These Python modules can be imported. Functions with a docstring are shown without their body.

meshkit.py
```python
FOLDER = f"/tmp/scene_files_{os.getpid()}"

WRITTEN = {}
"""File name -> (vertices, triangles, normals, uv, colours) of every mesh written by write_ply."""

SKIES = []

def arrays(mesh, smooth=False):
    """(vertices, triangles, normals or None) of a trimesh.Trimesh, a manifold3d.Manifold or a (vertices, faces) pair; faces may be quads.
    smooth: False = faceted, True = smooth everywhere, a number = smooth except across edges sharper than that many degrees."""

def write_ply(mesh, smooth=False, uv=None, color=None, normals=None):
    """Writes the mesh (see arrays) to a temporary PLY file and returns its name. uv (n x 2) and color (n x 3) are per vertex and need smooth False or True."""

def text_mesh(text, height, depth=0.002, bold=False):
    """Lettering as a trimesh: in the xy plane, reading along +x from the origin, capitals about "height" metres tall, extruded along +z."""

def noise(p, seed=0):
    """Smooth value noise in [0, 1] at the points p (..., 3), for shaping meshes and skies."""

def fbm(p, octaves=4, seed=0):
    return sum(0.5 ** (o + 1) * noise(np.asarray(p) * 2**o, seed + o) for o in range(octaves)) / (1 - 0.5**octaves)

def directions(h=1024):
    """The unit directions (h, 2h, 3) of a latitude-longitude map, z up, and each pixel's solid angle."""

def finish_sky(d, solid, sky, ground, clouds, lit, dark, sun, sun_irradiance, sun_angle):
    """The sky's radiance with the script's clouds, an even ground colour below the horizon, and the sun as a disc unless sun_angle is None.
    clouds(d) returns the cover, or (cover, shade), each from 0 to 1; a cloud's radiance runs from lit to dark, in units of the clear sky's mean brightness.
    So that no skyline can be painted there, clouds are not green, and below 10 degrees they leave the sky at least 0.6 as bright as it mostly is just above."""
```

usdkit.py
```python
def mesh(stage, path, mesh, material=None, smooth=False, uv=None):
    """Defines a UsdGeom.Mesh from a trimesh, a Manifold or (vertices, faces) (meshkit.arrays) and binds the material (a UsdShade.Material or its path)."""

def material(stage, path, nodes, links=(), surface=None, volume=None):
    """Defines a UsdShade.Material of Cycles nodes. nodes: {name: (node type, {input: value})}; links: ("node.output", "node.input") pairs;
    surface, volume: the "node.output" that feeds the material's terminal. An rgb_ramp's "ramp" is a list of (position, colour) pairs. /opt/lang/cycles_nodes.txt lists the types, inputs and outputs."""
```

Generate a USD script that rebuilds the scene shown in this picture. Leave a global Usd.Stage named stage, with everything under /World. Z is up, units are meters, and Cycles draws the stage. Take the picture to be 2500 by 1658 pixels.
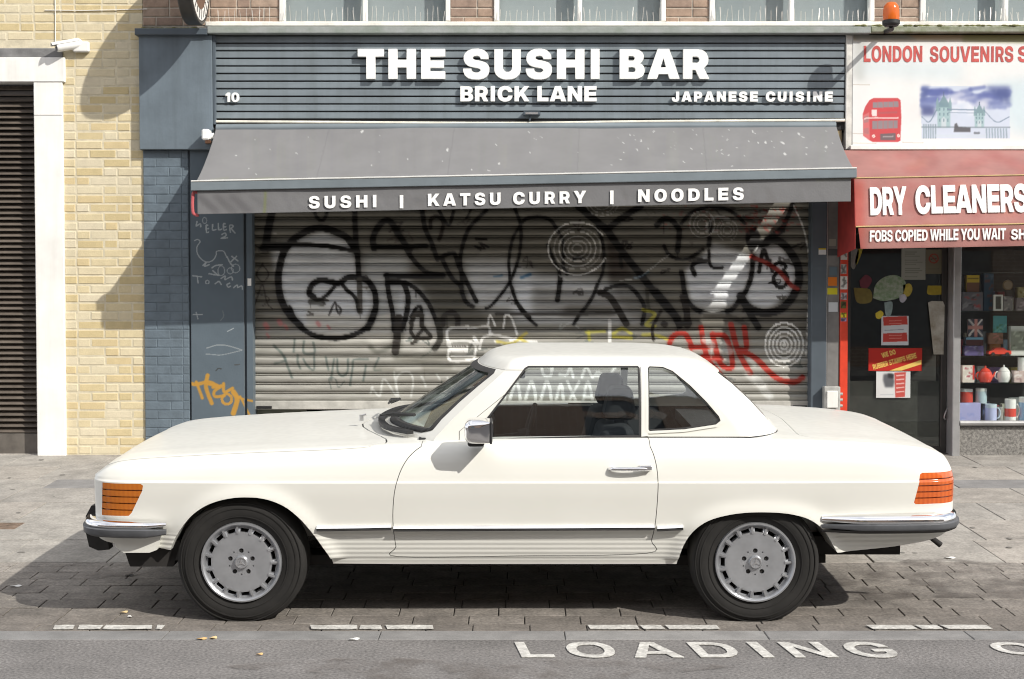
import math, glob, random
import numpy as np, trimesh, shapely, manifold3d as m3
from shapely.geometry import Polygon, LineString, box as sbox
from shapely import affinity
from PIL import Image, ImageDraw, ImageFont, ImageFilter
from scipy.interpolate import PchipInterpolator
import usdkit, meshkit
from pxr import Usd, UsdGeom, UsdLux, UsdShade, Sdf, Gf, Vt

stage = Usd.Stage.CreateInMemory()
UsdGeom.SetStageUpAxis(stage, 'Z')
UsdGeom.Xform.Define(stage, '/World')
rng = random.Random(7)
npr = np.random.RandomState(7)

# ---------------------------------------------------------------- camera
FOC, PCX, PCY, EYE = 3472.0, 1250.0, 829.0, 1.575     # 50 mm on 36 mm film, measured on a 2500 px wide print
PITCH = math.atan((829 - 720) / FOC)
cam = UsdGeom.Camera.Define(stage, '/World/camera')
cam.CreateFocalLengthAttr(50.0); cam.CreateHorizontalApertureAttr(36.0); cam.CreateVerticalApertureAttr(36.0 * 679 / 1024)
cam.CreateClippingRangeAttr((0.1, 5000.0))
cam.AddTranslateOp().Set((0, 0, EYE)); cam.AddRotateXOp().Set(90 - math.degrees(PITCH))
cam.CreateExposureAttr(0.04)
cam.CreateFStopAttr(6.5); cam.CreateFocusDistanceAttr(7.6)

# ---------------------------------------------------------------- sky and sun
SUN = np.array([1.27, -1.0, 1.24]); SUN /= np.linalg.norm(SUN)
dome = UsdLux.DomeLight.Define(stage, '/World/sky')
dome.CreateIntensityAttr(1.0)
skym = usdkit.material(stage, '/World/Looks/sky_air', {
    's': ('sky_texture', {'sky_type': 'single_scattering', 'sun_disc': False, 'sun_elevation': math.asin(SUN[2]), 'sun_rotation': math.atan2(SUN[0], SUN[1]), 'air_density': 1.0, 'aerosol_density': 2.2}),
    'tc': ('texture_coordinate', {}),
    'n': ('noise_texture', {'scale': 2.2, 'detail': 6.0, 'roughness': 0.6}),
    'r': ('rgb_ramp', {'ramp': [(0.32, (0, 0, 0)), (0.58, (1, 1, 1))]}),
    'm': ('mix_color', {'blend_type': 'mix', 'b': (8.6, 8.6, 8.8), 'use_clamp': False}),
    'b': ('background_shader', {'strength': 0.15})},
    [('tc.generated', 'n.vector'), ('n.fac', 'r.fac'), ('r.color', 'm.fac'), ('s.color', 'm.a'), ('m.result', 'b.color')], surface='b.background')
UsdShade.MaterialBindingAPI.Apply(dome.GetPrim()).Bind(skym)
dome.GetPrim().SetCustomDataByKey('kind', 'structure')
sun = UsdLux.DistantLight.Define(stage, '/World/sun')
sun.CreateIntensityAttr(1.25); sun.CreateAngleAttr(0.6); sun.CreateColorAttr((1.0, 0.958, 0.88)); sun.CreateNormalizeAttr(True) if hasattr(sun, 'CreateNormalizeAttr') else None
_z = SUN; _x = np.cross([0, 0, 1.0], _z); _x /= np.linalg.norm(_x); _y = np.cross(_z, _x)
_m = Gf.Matrix4d(1.0)
for _i, _v in enumerate((_x, _y, _z)): _m.SetRow(_i, Gf.Vec4d(*map(float, _v), 0))
sun.AddTransformOp().Set(_m)

# ---------------------------------------------------------------- measuring
CP, SP = math.cos(PITCH), math.sin(PITCH)
def at(px, py, Y):
    """the world (X, Z) that stands at depth Y where the print shows (px, py)"""
    dx, dz = (px - PCX) / FOC, -(py - PCY) / FOC
    d = (dx, CP + dz * SP, -SP + dz * CP); t = Y / d[1]
    return dx * t, EYE + d[2] * t
DSC = 2500 / 2364.0
def dat(px, py, Y): return at(px * DSC, py * DSC, Y)
YF = 12.0                                   # facade plane
def fx(px, py=600, Y=YF): return dat(px, py, Y)[0]
def fz(py, Y=YF, px=1182): return dat(px, py, Y)[1]
KY, SLOPE = 6.79, 0.0422
def zg(Y): return max(0.0, (Y - KY) * SLOPE)
def lin(c):
    c = np.asarray(c, float) / 255.0
    return np.where(c <= .04045, c / 12.92, ((c + .055) / 1.055) ** 2.4)

# ---------------------------------------------------------------- scene helpers
OFF, TAKEN = {}, {}
def numbered(path):
    k = TAKEN.get(path, 0); TAKEN[path] = k + 1
    return path if k == 0 else f'{path}_{k:03d}'
def thing(name, label, cat, loc=(0, 0, 0), group=None, kind=None):
    p = numbered('/World/' + name)
    x = UsdGeom.Xform.Define(stage, p); x.AddTranslateOp().Set(tuple(map(float, loc)))
    OFF[p] = np.array(loc, float); tagp(x.GetPrim(), label, cat, group, kind)
    return p
def tagp(prim, label=None, category=None, group=None, kind=None):
    for k, v in (('label', label), ("category", category), ("group", group), ('kind', kind)):
        if v: prim.SetCustomDataByKey(k, v)
def tri(mesh):
    if isinstance(mesh, m3.Manifold):
        m = mesh.to_mesh(); return np.array(m.vert_properties[:, :3], float), np.array(m.tri_verts)
    if isinstance(mesh, tuple):
        v, f = np.asarray(mesh[0], float), np.asarray(mesh[1], int)
        if len(f) and f.shape[1] == 4: f = np.vstack([f[:, [0, 1, 2]], f[:, [0, 2, 3]]])
        return v, f
    return np.array(mesh.vertices, float), np.array(mesh.faces)
def join(*ms):
    V, Fc, n = [], [], 0
    for m in ms:
        v, f = tri(m); V.append(v); Fc.append(f + n); n += len(v)
    return np.vstack(V), np.vstack(Fc)
def obj(name, mesh, mat, parent=None, smooth=False, paint=None, **tags):
    path = numbered((parent or '/World') + '/' + name)
    v, f = tri(mesh)
    off = OFF.get(parent, np.zeros(3)); OFF[path] = off
    m = usdkit.mesh(stage, path, (v - off, f), mat, smooth)
    if paint is not None:
        UsdGeom.PrimvarsAPI(m).CreatePrimvar('paint', Sdf.ValueTypeNames.Color3fArray, 'vertex').Set(Vt.Vec3fArray.FromNumpy(np.asarray(paint, np.float32)))
    if tags: tagp(m.GetPrim(), **tags)
    return path
def B(x0, x1, y0, y1, z0, z1):
    v = np.array([(x, y, z) for x in (x0, x1) for y in (y0, y1) for z in (z0, z1)], float)
    f = np.array([(0, 1, 3), (0, 3, 2), (4, 6, 7), (4, 7, 5), (0, 4, 5), (0, 5, 1), (2, 3, 7), (2, 7, 6), (0, 2, 6), (0, 6, 4), (1, 5, 7), (1, 7, 3)])
    return v, f
def RB(x0, x1, y0, y1, z0, z1, r=.004):
    """box with chamfered edges, as a hull"""
    P = []
    for x, sx in ((x0, 1), (x1, -1)):
        for y, sy in ((y0, 1), (y1, -1)):
            for z, sz in ((z0, 1), (z1, -1)):
                P += [(x, y + sy * r, z + sz * r), (x + sx * r, y, z + sz * r), (x + sx * r, y + sy * r, z)]
    return m3.Manifold.hull_points(np.array(P, float))
def front_block(x0, x1, yf, yb, z0, z1, c=.003):
    """a block whose front (towards -y) edges are chamfered: 8+4 corners, cheap"""
    v = np.array([(x0, yb, z0), (x1, yb, z0), (x1, yb, z1), (x0, yb, z1),
                  (x0, yf + c, z0), (x1, yf + c, z0), (x1, yf + c, z1), (x0, yf + c, z1),
                  (x0 + c, yf, z0 + c), (x1 - c, yf, z0 + c), (x1 - c, yf, z1 - c), (x0 + c, yf, z1 - c)])
    q = [(8, 9, 10, 11)]
    for a, b in ((4, 8),):
        for i in range(4):
            j = (i + 1) % 4; q.append((a + i, a + j, b + j, b + i))
    for i in range(4):
        j = (i + 1) % 4; q.append((i, j, 4 + j, 4 + i))
    return v, np.array(q)
def ground_block(x0, x1, y0, y1, lift=0., h=.03, c=.004, jit=None):
    """a paver lying on the sloping ground, top edges chamfered"""
    zz = lambda y: max(-9, (y - KY) * SLOPE if y > KY else 0.) + lift
    j = jit or (0, 0, 0, 0)
    top = [(x0, y0), (x1, y0), (x1, y1), (x0, y1)]
    inn = [(x0 + c, y0 + c), (x1 - c, y0 + c), (x1 - c, y1 - c), (x0 + c, y1 - c)]
    v = [(x, y, zz(y) - h) for x, y in top] + [(x, y, zz(y) - c + j[i]) for i, (x, y) in enumerate(top)] + [(x, y, zz(y) + j[i]) for i, (x, y) in enumerate(inn)]
    q = [(8, 9, 10, 11)] + [(4 + i, 4 + (i + 1) % 4, 8 + (i + 1) % 4, 8 + i) for i in range(4)] + [(i, (i + 1) % 4, 4 + (i + 1) % 4, 4 + i) for i in range(4)]
    return np.array(v), np.array(q)
def tube(pts, r, n=8, caps=True):
    pts = np.asarray(pts, float); r = np.broadcast_to(r, len(pts))
    t = np.gradient(pts, axis=0); t /= np.linalg.norm(t, axis=1)[:, None] + 1e-12
    u = np.cross(t[0], [0.3, 0.5, 0.81]); u /= np.linalg.norm(u); rings = []
    for i in range(len(pts)):
        u = u - t[i] * (u @ t[i]); u /= np.linalg.norm(u); w = np.cross(t[i], u)
        a = np.linspace(0, 2 * np.pi, n, endpoint=False)
        rings.append(pts[i] + r[i] * (np.cos(a)[:, None] * u + np.sin(a)[:, None] * w))
    v = np.vstack(rings); f = []
    for i in range(len(pts) - 1):
        for k in range(n):
            a, b = i * n + k, i * n + (k + 1) % n
            f += [(a, b, b + n), (a, b + n, a + n)]
    if caps:
        v = np.vstack([v, pts[0], pts[-1]]); a, b = len(v) - 2, len(v) - 1; o = (len(pts) - 1) * n
        for k in range(n):
            f += [(a, (k + 1) % n, k), (b, o + k, o + (k + 1) % n)]
    return v, np.array(f)
def revolve(prof, n=32, axis='z', loc=(0, 0, 0)):
    """prof: (radius, height) pairs; axis of rotation through loc"""
    m = trimesh.creation.revolve(np.array(prof, float), sections=n)
    v = np.array(m.vertices)
    if axis == 'y': v = np.stack([v[:, 0], -v[:, 2], v[:, 1]], 1)    # height grows towards -y (the viewer)
    if axis == 'x': v = np.stack([v[:, 2], v[:, 0], v[:, 1]], 1)
    return v + np.array(loc, float), np.array(m.faces)
def extrude(poly, h, place=lambda v: v):
    gs = [g for g in getattr(poly, 'geoms', [poly]) if g.area > 1e-9]
    ms = [trimesh.creation.extrude_polygon(g, h, engine='earcut') for g in gs]
    v, f = join(*ms)
    return place(v), f
def wall_plate(poly, yf, d):
    """a polygon in (X, Z) as a plate whose front is at yf and which is d thick"""
    return extrude(poly, d, lambda v: np.stack([v[:, 0], yf + d - v[:, 2], v[:, 1]], 1))
def curve(pts, n=6):
    """a Catmull-Rom curve through the points"""
    p = np.asarray(pts, float)
    if len(p) < 3: return p
    p = np.vstack([2 * p[0] - p[1], p, 2 * p[-1] - p[-2]]); out = []
    for i in range(1, len(p) - 2):
        for t in np.linspace(0, 1, n, endpoint=False):
            a, b, c, d = p[i - 1:i + 3]
            out.append(.5 * (2 * b + (c - a) * t + (2 * a - 5 * b + 4 * c - d) * t ** 2 + (3 * b - a - 3 * c + d) * t ** 3))
    return np.vstack([out, p[-2]])

# ---------------------------------------------------------------- lettering
FONT = glob.glob('/opt/blender-*/*/datafiles/fonts/Inter.woff2')[0]
_fonts, _glyphs = {}, {}
def glyph(ch, wght):
    """(outline with capitals 1 high, advance)"""
    if (ch, wght) in _glyphs: return _glyphs[ch, wght]
    if wght not in _fonts:
        f = ImageFont.truetype(FONT, 132)
        try: f.set_variation_by_axes([32, wght])
        except Exception: pass
        _fonts[wght] = f
    f = _fonts[wght]; cap = -f.getbbox('H', anchor='ls')[1]; adv = f.getlength(ch) / cap
    x0, y0, x1, y1 = f.getbbox(ch, anchor='ls')
    if x1 <= x0 or y1 <= y0: r = (None, adv)
    else:
        im = Image.new('L', (x1 - x0 + 8, y1 - y0 + 8)); ImageDraw.Draw(im).text((4 - x0, 4 - y0), ch, 255, font=f, anchor='ls')
        on = np.pad(np.asarray(im) > 127, ((0, 0), (1, 1))).astype(np.int8)
        rows, st = np.nonzero(np.diff(on, axis=1) == 1); en = np.nonzero(np.diff(on, axis=1) == -1)[1]
        s = shapely.union_all(shapely.box(st, -rows - 1, en, -rows)).buffer(.7).buffer(-.7).simplify(.75)
        r = (affinity.affine_transform(s, [1 / cap, 0, 0, 1 / cap, (x0 - 4) / cap, (4 - y0) / cap]), adv)
    if ch == 'I':                                                   # plain upright stroke, no slabs
        st = .07 + .00022 * wght; r = (sbox(.09, 0, .09 + st, 1), st + .18)
    if ch == '1':
        st = .07 + .00022 * wght; r = (Polygon([(.22, 0), (.22 + st, 0), (.22 + st, 1), (.24, 1), (.02, .82), (.02, .60), (.22, .72)]), st + .36)
    _glyphs[ch, wght] = r
    return r
def letters(text, wght=900, track=0.0):
    """list of (outline in cap heights, char) laid on a line, and the total width"""
    out, x = [], 0.0
    for ch in text:
        g, adv = glyph(ch, wght)
        if g is not None: out.append((affinity.translate(g, x, 0), ch))
        x += adv + track
    return out, max(g.bounds[2] for g, _ in out), min(g.bounds[0] for g, _ in out)
def write(parent, text, O, ex, ez, w, h, depth, mat, wght=900, track=0.0, shear=0.0, name='letter', bold=0.0, single=False, smooth=False):
    """raised letters from O along ex, cap height along ez; w, h in metres; they stand proud of the plane by depth"""
    ls, x1, x0 = letters(text, wght, track)
    ex, ez = np.array(ex, float), np.array(ez, float); nrm = np.cross(ex, ez)     # towards the viewer when ex=+x, ez=+z -> -y
    allm = []
    for g, ch in ls:
        if bold: g = g.buffer(bold)
        def place(v):
            u = (v[:, 0] - x0) / (x1 - x0) * w + shear * v[:, 1] * h; q = v[:, 1] * h
            return np.array(O, float) + u[:, None] * ex + q[:, None] * ez + (v[:, 2])[:, None] * nrm
        m = extrude(g, depth, place)
        if single: allm.append(m)
        else: obj(name, m, mat, parent)
    if single: return obj(name, join(*allm), mat, parent)

# ---------------------------------------------------------------- materials
L = '/World/Looks/'
def M(name, col, rough=.6, var=.12, scale=6., metal=0., bump=0., bscale=60., col2=None, coat=0., spec=.5, stretch=(1, 1, 1), crough=.03, fine=0., big=0., bigs=.9, finesc=180., streak=0.):
    """a coloured surface with uneven tone (noise in world metres), optional second colour, fine relief"""
    col = np.array(col, float); c2 = np.array(col2, float) if col2 is not None else col * (1 - 2 * var)
    n = {'g': ('geometry', {}), 'map': ('mapping', {'scale': stretch}), 'n': ('noise_texture', {'scale': scale, 'detail': 5.0, 'roughness': .62}),
         'r': ('rgb_ramp', {'ramp': [(.32, tuple(c2)), (.68, tuple(col if col2 is not None else np.minimum(col * (1 + var), .95)))]}),
         'p': ('principled_bsdf', {'roughness': rough, 'metallic': metal, 'coat_weight': coat, 'coat_roughness': crough, 'specular_ior_level': spec})}
    l = [('g.position', 'map.vector'), ('map.vector', 'n.vector'), ('n.fac', 'r.fac')]
    if fine:
        n['nf'] = ('noise_texture', {'scale': finesc, 'detail': 3.0}); n['rf'] = ('rgb_ramp', {'ramp': [(.25, (1 - fine,) * 3), (.75, (1 + fine,) * 3)]})
        n['mf'] = ('mix_color', {'blend_type': 'multiply', 'fac': 1.0, 'use_clamp': False})
        l += [('g.position', 'nf.vector'), ('nf.fac', 'rf.fac'), ('r.color', 'mf.a'), ('rf.color', 'mf.b'), ('mf.result', 'p.base_color')]
    else: l.append(('r.color', 'p.base_color'))
    if big:
        src = l.pop()[0]
        n['nz'] = ('noise_texture', {'scale': bigs, 'detail': 6.0, 'roughness': .7, 'distortion': .6}); n['rz'] = ('rgb_ramp', {'ramp': [(.30, (1 - big,) * 3), (.5, (1, 1, 1)), (.72, (1 + big * .6,) * 3)]})
        n['mz'] = ('mix_color', {'blend_type': 'multiply', 'fac': 1.0, 'use_clamp': False})
        l += [('g.position', 'nz.vector'), ('nz.fac', 'rz.fac'), (src, 'mz.a'), ('rz.color', 'mz.b'), ('mz.result', 'p.base_color')]
    if streak:
        src = l.pop()[0]
        n['ms'] = ('mapping', {'scale': (11., 11., .7)}); n['ns'] = ('noise_texture', {'scale': 1., 'detail': 5.0, 'roughness': .65}); n['rs'] = ('rgb_ramp', {'ramp': [(.28, (1 - streak, 1 - streak, 1 - streak * 1.1)), (.55, (1, 1, 1)), (.75, (1 + streak * .3,) * 3)]})
        n['mk'] = ('mix_color', {'blend_type': 'multiply', 'fac': 1.0, 'use_clamp': False})
        l += [('g.position', 'ms.vector'), ('ms.vector', 'ns.vector'), ('ns.fac', 'rs.fac'), (src, 'mk.a'), ('rs.color', 'mk.b'), ('mk.result', 'p.base_color')]
    if bump:
        n['nb'] = ('noise_texture', {'scale': bscale, 'detail': 3.0}); n['b'] = ('bump', {'strength': bump, 'distance': .004})
        l += [('g.position', 'nb.vector'), ('nb.fac', 'b.height'), ('b.normal', 'p.normal')]
    return usdkit.material(stage, L + name, n, l, surface='p.BSDF')
def Mpaint(name, rough=.6, metal=0., var=.15, scale=9., stretch=(1, 1, 1), bump=0., spec=.4):
    """colour from the mesh's own paint (print, spray paint, chalk), weathered"""
    n = {'a': ('attribute', {'attribute': 'paint'}), 'g': ('geometry', {}), 'map': ('mapping', {'scale': stretch}), 'n': ('noise_texture', {'scale': scale, 'detail': 5.0, 'roughness': .6}),
         'r': ('rgb_ramp', {'ramp': [(.3, (1 - var,) * 3), (.7, (1 + var,) * 3)]}), 'm': ('mix_color', {'blend_type': 'multiply', 'fac': 1.0, 'use_clamp': False}),
         'p': ('principled_bsdf', {'roughness': rough, 'metallic': metal, 'specular_ior_level': spec})}
    l = [('g.position', 'map.vector'), ('map.vector', 'n.vector'), ('n.fac', 'r.fac'), ('a.color', 'm.a'), ('r.color', 'm.b'), ('m.result', 'p.base_color')]
    if bump:
        n['nb'] = ('noise_texture', {'scale': 70., 'detail': 3.0}); n['b'] = ('bump', {'strength': bump, 'distance': .004})
        l += [('g.position', 'nb.vector'), ('nb.fac', 'b.height'), ('b.normal', 'p.normal')]
    return usdkit.material(stage, L + name, n, l, surface='p.BSDF')
def Mglass(name, tint=(.9, .95, .95), ior=1.5, rough=0.0, gain=1.0):
    """a thin pane: clear, with a mirror that grows towards grazing angles alike from both sides"""
    return usdkit.material(stage, L + name, {'t': ('transparent_bsdf', {'color': tuple(v ** .5 for v in tint)}), 'g': ('glossy_bsdf', {'color': (1, 1, 1), 'roughness': rough}), 'f': ('layer_weight', {'blend': .5}),
        'w': ('math', {'math_type': 'power', 'value2': 4.5}), 'k': ('math', {'math_type': 'multiply_add', 'value2': .80, 'value3': .030 * gain, 'use_clamp': True}), 'm': ('mix_closure', {})},
        [('f.facing', 'w.value1'), ('w.value', 'k.value1'), ('k.value', 'm.fac'), ('t.BSDF', 'm.closure1'), ('g.BSDF', 'm.closure2')], surface='m.closure')

WHITE = M('white_paint', (.80, .79, .76), .5, .05, 3., streak=.12, big=.06)
WHITE_SIGN = M('white_sign', (.86, .86, .84), .35, .03, 3.)
BLUE = M('blue_grey_paint', (.130, .163, .192), .5, .10, 2.5, bump=.15, bscale=40., fine=.05, big=.12, streak=.16)
BLUE_D = M('blue_grey_trim', (.075, .095, .115), .5, .10, 3.)
BLUE_BRICK = [M(f'painted_brick_{i}', np.array((.118, .152, .182)) * k, .55, .10, 9., bump=.6, bscale=60., fine=.06) for i, k in enumerate((.96, 1.0, 1.04))]
SLAT = M('sign_board_paint', (.188, .222, .247), .4, .09, 1.5, stretch=(1, 1, 4), streak=.18, big=.10)
BLACK = M('black', (.012, .012, .013), .6, .1)
DARK = M('dark_void', (.010, .010, .010), .9, .1)
STEEL = M('steel_trim', (.55, .55, .55), .35, .08, 4., metal=.9)
ALU = M('aluminium_frame', (.42, .42, .42), .38, .1, 5., metal=.6)
CHROME = M('chrome', (.82, .82, .83), .08, .02, 3., metal=1.0)
GREY_LINTEL = M('grey_lintel', (.20, .20, .20), .8, .18, 6., bump=.3, fine=.1)
# ================================================================ GROUND
ASPH = M('asphalt', (.165, .156, .151), .9, .10, 3., col2=(.135, .128, .124), bump=.9, bscale=160., fine=.55, finesc=75., big=.24, bigs=.8)
PAVER = [M(f'paver_stone_{i}', c, .88, .14, 9., bump=.7, bscale=70., fine=.34, finesc=70., big=.24, bigs=1.3) for i, c in enumerate([(.155, .138, .122), (.178, .160, .142), (.205, .186, .165), (.235, .214, .191), (.262, .242, .217)])]
SLABM = [M(f'slab_stone_{i}', c, .88, .12, 6., bump=.5, bscale=60., fine=.24, finesc=60., big=.24, bigs=1.0) for i, c in enumerate([(.300, .282, .255), (.310, .292, .264), (.290, .272, .247), (.304, .280, .25)])]
KERBM = [M(f'kerb_granite_{i}', c, .85, .12, 6., bump=.4, fine=.2) for i, c in enumerate([(.205, .20, .196), (.225, .22, .215), (.19, .187, .184)])]
JOINT = M('joint_sand', (.095, .087, .078), .95, .2, 20.)
LINEP = M('road_line_paint', (.56, .55, .52), .7, .14, 14., col2=(.34, .33, .31), bump=.3, bscale=150., fine=.30, finesc=70., big=.15, bigs=4.)

def sheet(y0, y1, x=70., lift=0., n=2):
    zz = lambda y: ((y - KY) * SLOPE if y > KY else 0.) + lift
    v = [(-x, y0, zz(y0)), (x, y0, zz(y0)), (x, y1, zz(y1)), (-x, y1, zz(y1))]
    return np.array(v), np.array([(0, 1, 2, 3)])
road = obj('road', sheet(-70, 6.452, lift=0.0), ASPH, kind='structure')
gut = thing('channel_stones', 'flat grey granite channel between road and parking bay', None, kind='structure')
obj('bed', sheet(6.452, 6.62, lift=-.006), JOINT, gut)
xs = -5.2; i = 0
while xs < 5.2:
    w = rng.uniform(.82, 1.02); 
    obj('channel_stone', ground_block(xs + .002, xs + w - .002, 6.455, 6.617, lift=.002, c=.003, jit=[rng.uniform(-.001, .001) for _ in range(4)]), rng.choice(KERBM), gut); xs += w
bay = thing('loading_bay', 'parking bay paved in grey stone blocks', None, kind='structure')
obj('bed', join(sheet(6.62, KY, lift=-.008), sheet(KY, 8.05, lift=-.008)), JOINT, bay)
y = 6.62; row = 0
while y < 8.0:
    d = [.14, .155, .145, .16][row % 4]; xs = -4.7 + rng.uniform(0, .3)
    far = y
    while xs < 4.7:
        w = rng.choice([.22, .27, .27, .30, .33])
        if abs(xs + w / 2) < .40 * far + .35 :
            obj('paver', ground_block(xs + .003, xs + w - .002, y + .003, min(y + d, 8.05) - .003, lift=rng.uniform(-.001, .001), c=.0025, jit=[rng.uniform(-.0015, .0015) for _ in range(4)]), PAVER[int(min(4, max(0, round((y - 6.62) / 1.43 * 3.2 + rng.uniform(-.45, .45)))))], bay)
        xs += w
    y += d; row += 1
pav = thing('pavement', 'pale stone footway in front of the shops', None, kind='structure')
obj('bed', sheet(8.05, 12.6, lift=-.007), JOINT, pav)
y = 8.05
for row, d in enumerate([.60, .62, .60, .56, .36, .62, .62, .60]):
    xs = -6.2 + [.1, .45, .2, .5, 0, .3, .6, .15][row]
    while xs < 6.2:
        w = rng.choice([.62, .75, .75, .9]) if row != 4 else rng.uniform(.85, 1.05)
        if abs(xs + w / 2) < .385 * y + .6:
            obj('paving_slab' if row != 4 else 'kerb_stone', ground_block(xs + .003, xs + w - .003, y + .0045, y + d - .0045, lift=rng.uniform(-.002, .002), c=.003, jit=[rng.uniform(-.002, .002) for _ in range(4)]), rng.choice(SLABM if row != 4 else KERBM[:2] + SLABM[:2]), pav)
        xs += w
    y += d
def gpoint(px, py):
    """where the print pixel meets the ground"""
    Y = 7.0
    for _ in range(30):
        z = (Y - KY) * SLOPE if Y > KY else 0.
        dz = -(py - PCY) / FOC; Y = (z - EYE) * (CP + dz * SP) / (-SP + dz * CP)
    return at(px, py, Y)[0], Y
# painted dashes of the bay, broken where the stones meet
dash_txt = ['in front of the white car bumper, at the left', 'between the front wheel and the door, under the sill', 'just left of the rear wheel of the white car', 'to the right of the rear wheel, under the bumper']
for (a, b, brk), txt in zip([(130, 405, [190, 255, 380]), (754, 1062, [878, 938]), (1433, 1755, [1560, 1622]), (2113, 2415, [2233, 2295])], dash_txt):
    k = thing('bay_line_dash', f'white painted bay line dash {txt}', 'road marking', (gpoint(a, 1531)[0], 6.68, 0), group='white dashes along the loading bay')
    xs_ = [a] + brk + [b]
    for u, w in zip(xs_[:-1], xs_[1:]):
        x0, x1 = gpoint(u, 1531)[0] + .004, gpoint(w, 1531)[0] - .004
        p = np.array([(x0 + rng.uniform(0, .02), 6.640), *[(x0 + (x1 - x0) * t, 6.638 + rng.uniform(-.004, .004)) for t in (.2, .4, .6, .8)], (x1, 6.641), (x1 - rng.uniform(0, .015), 6.712), *[(x0 + (x1 - x0) * t, 6.713 + rng.uniform(-.004, .004)) for t in (.8, .6, .4, .2)], (x0, 6.714)])
        obj('stripe', extrude(Polygon(p), .003, lambda v: np.stack([v[:, 0], v[:, 1], v[:, 2] + .0045], 1)), LINEP, k)
# LOADING on the asphalt; the letters stand upright seen from the road and lean a little
def road_word(word, px0, px1, ytop, ybot, label, shear=-.12):
    x0, Yb = gpoint(px0, ybot); x1, _ = gpoint(px1, ybot); _, Yt = gpoint(px0, ytop)
    k = thing('road_lettering', label, 'road marking', (x0, Yb, 0))
    write(k, word, (x0, Yb, .003), (1, 0, 0), (0, 1, 0), x1 - x0, Yt - Yb, .0025, LINEP, wght=680, track=.24, shear=shear)
road_word('LOADING', 1274, 2208, 1570, 1607, 'white word LOADING painted on the grey asphalt')
road_word('ONLY', 2452, 2970, 1571, 1600, 'white letter O of a painted word cut by the right edge')
# small things lying about
LEAFM = [M(f'dry_leaf_{i}', c, .8, .1, 20.) for i, c in enumerate([(.55, .36, .16), (.62, .47, .25)])]
PAPER = M('paper', (.75, .75, .73), .7, .06, 8.)
def leaf(px, py, s, label, rot, m):
    x, Y = gpoint(px, py); z = zg(Y) + .006
    a = np.linspace(0, 2 * np.pi, 14, endpoint=False); r = s * (.75 + .25 * np.cos(2 * a) + .1 * np.cos(5 * a))
    top = np.stack([x + r * np.cos(a + rot) * 1.2, Y + r * np.sin(a + rot) * .8, z + .001 + .003 * np.sin(a * 2 + rot)], 1)
    v = np.vstack([top, top - [0, 0, .002], [(x, Y, z + .003)], [(x, Y, z - .001)]]); n = 14
    f = [(i, (i + 1) % n, 2 * n) for i in range(n)] + [(n + (i + 1) % n, n + i, 2 * n + 1) for i in range(n)] + [(i, n + i, (i + 1) % n) for i in range(n)] + [((i + 1) % n, n + i, n + (i + 1) % n) for i in range(n)]
    obj('fallen_leaf' if m in LEAFM else 'rag' if m is BLACK else 'paper_scrap', (v, np.array(f)), m, label=label, category='leaf' if m in LEAFM else 'litter')
leaf(492, 1562, .020, 'tan dry leaf on the channel stones, left one of the close pair', .3, LEAFM[0])
leaf(521, 1560, .022, 'tan dry leaf on the channel stones, right one of the close pair', 1.3, LEAFM[1])
leaf(303, 1497, .018, 'yellowish dry leaf lying on the pavers before the front wheel', .9, LEAFM[1])
leaf(317, 1508, .014, 'pale paper shred just below the yellowish leaf before the front wheel', 2.0, PAPER)
leaf(864, 1563, .022, 'crumpled white paper scrap on the channel stones under the car sill', .5, PAPER)
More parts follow.
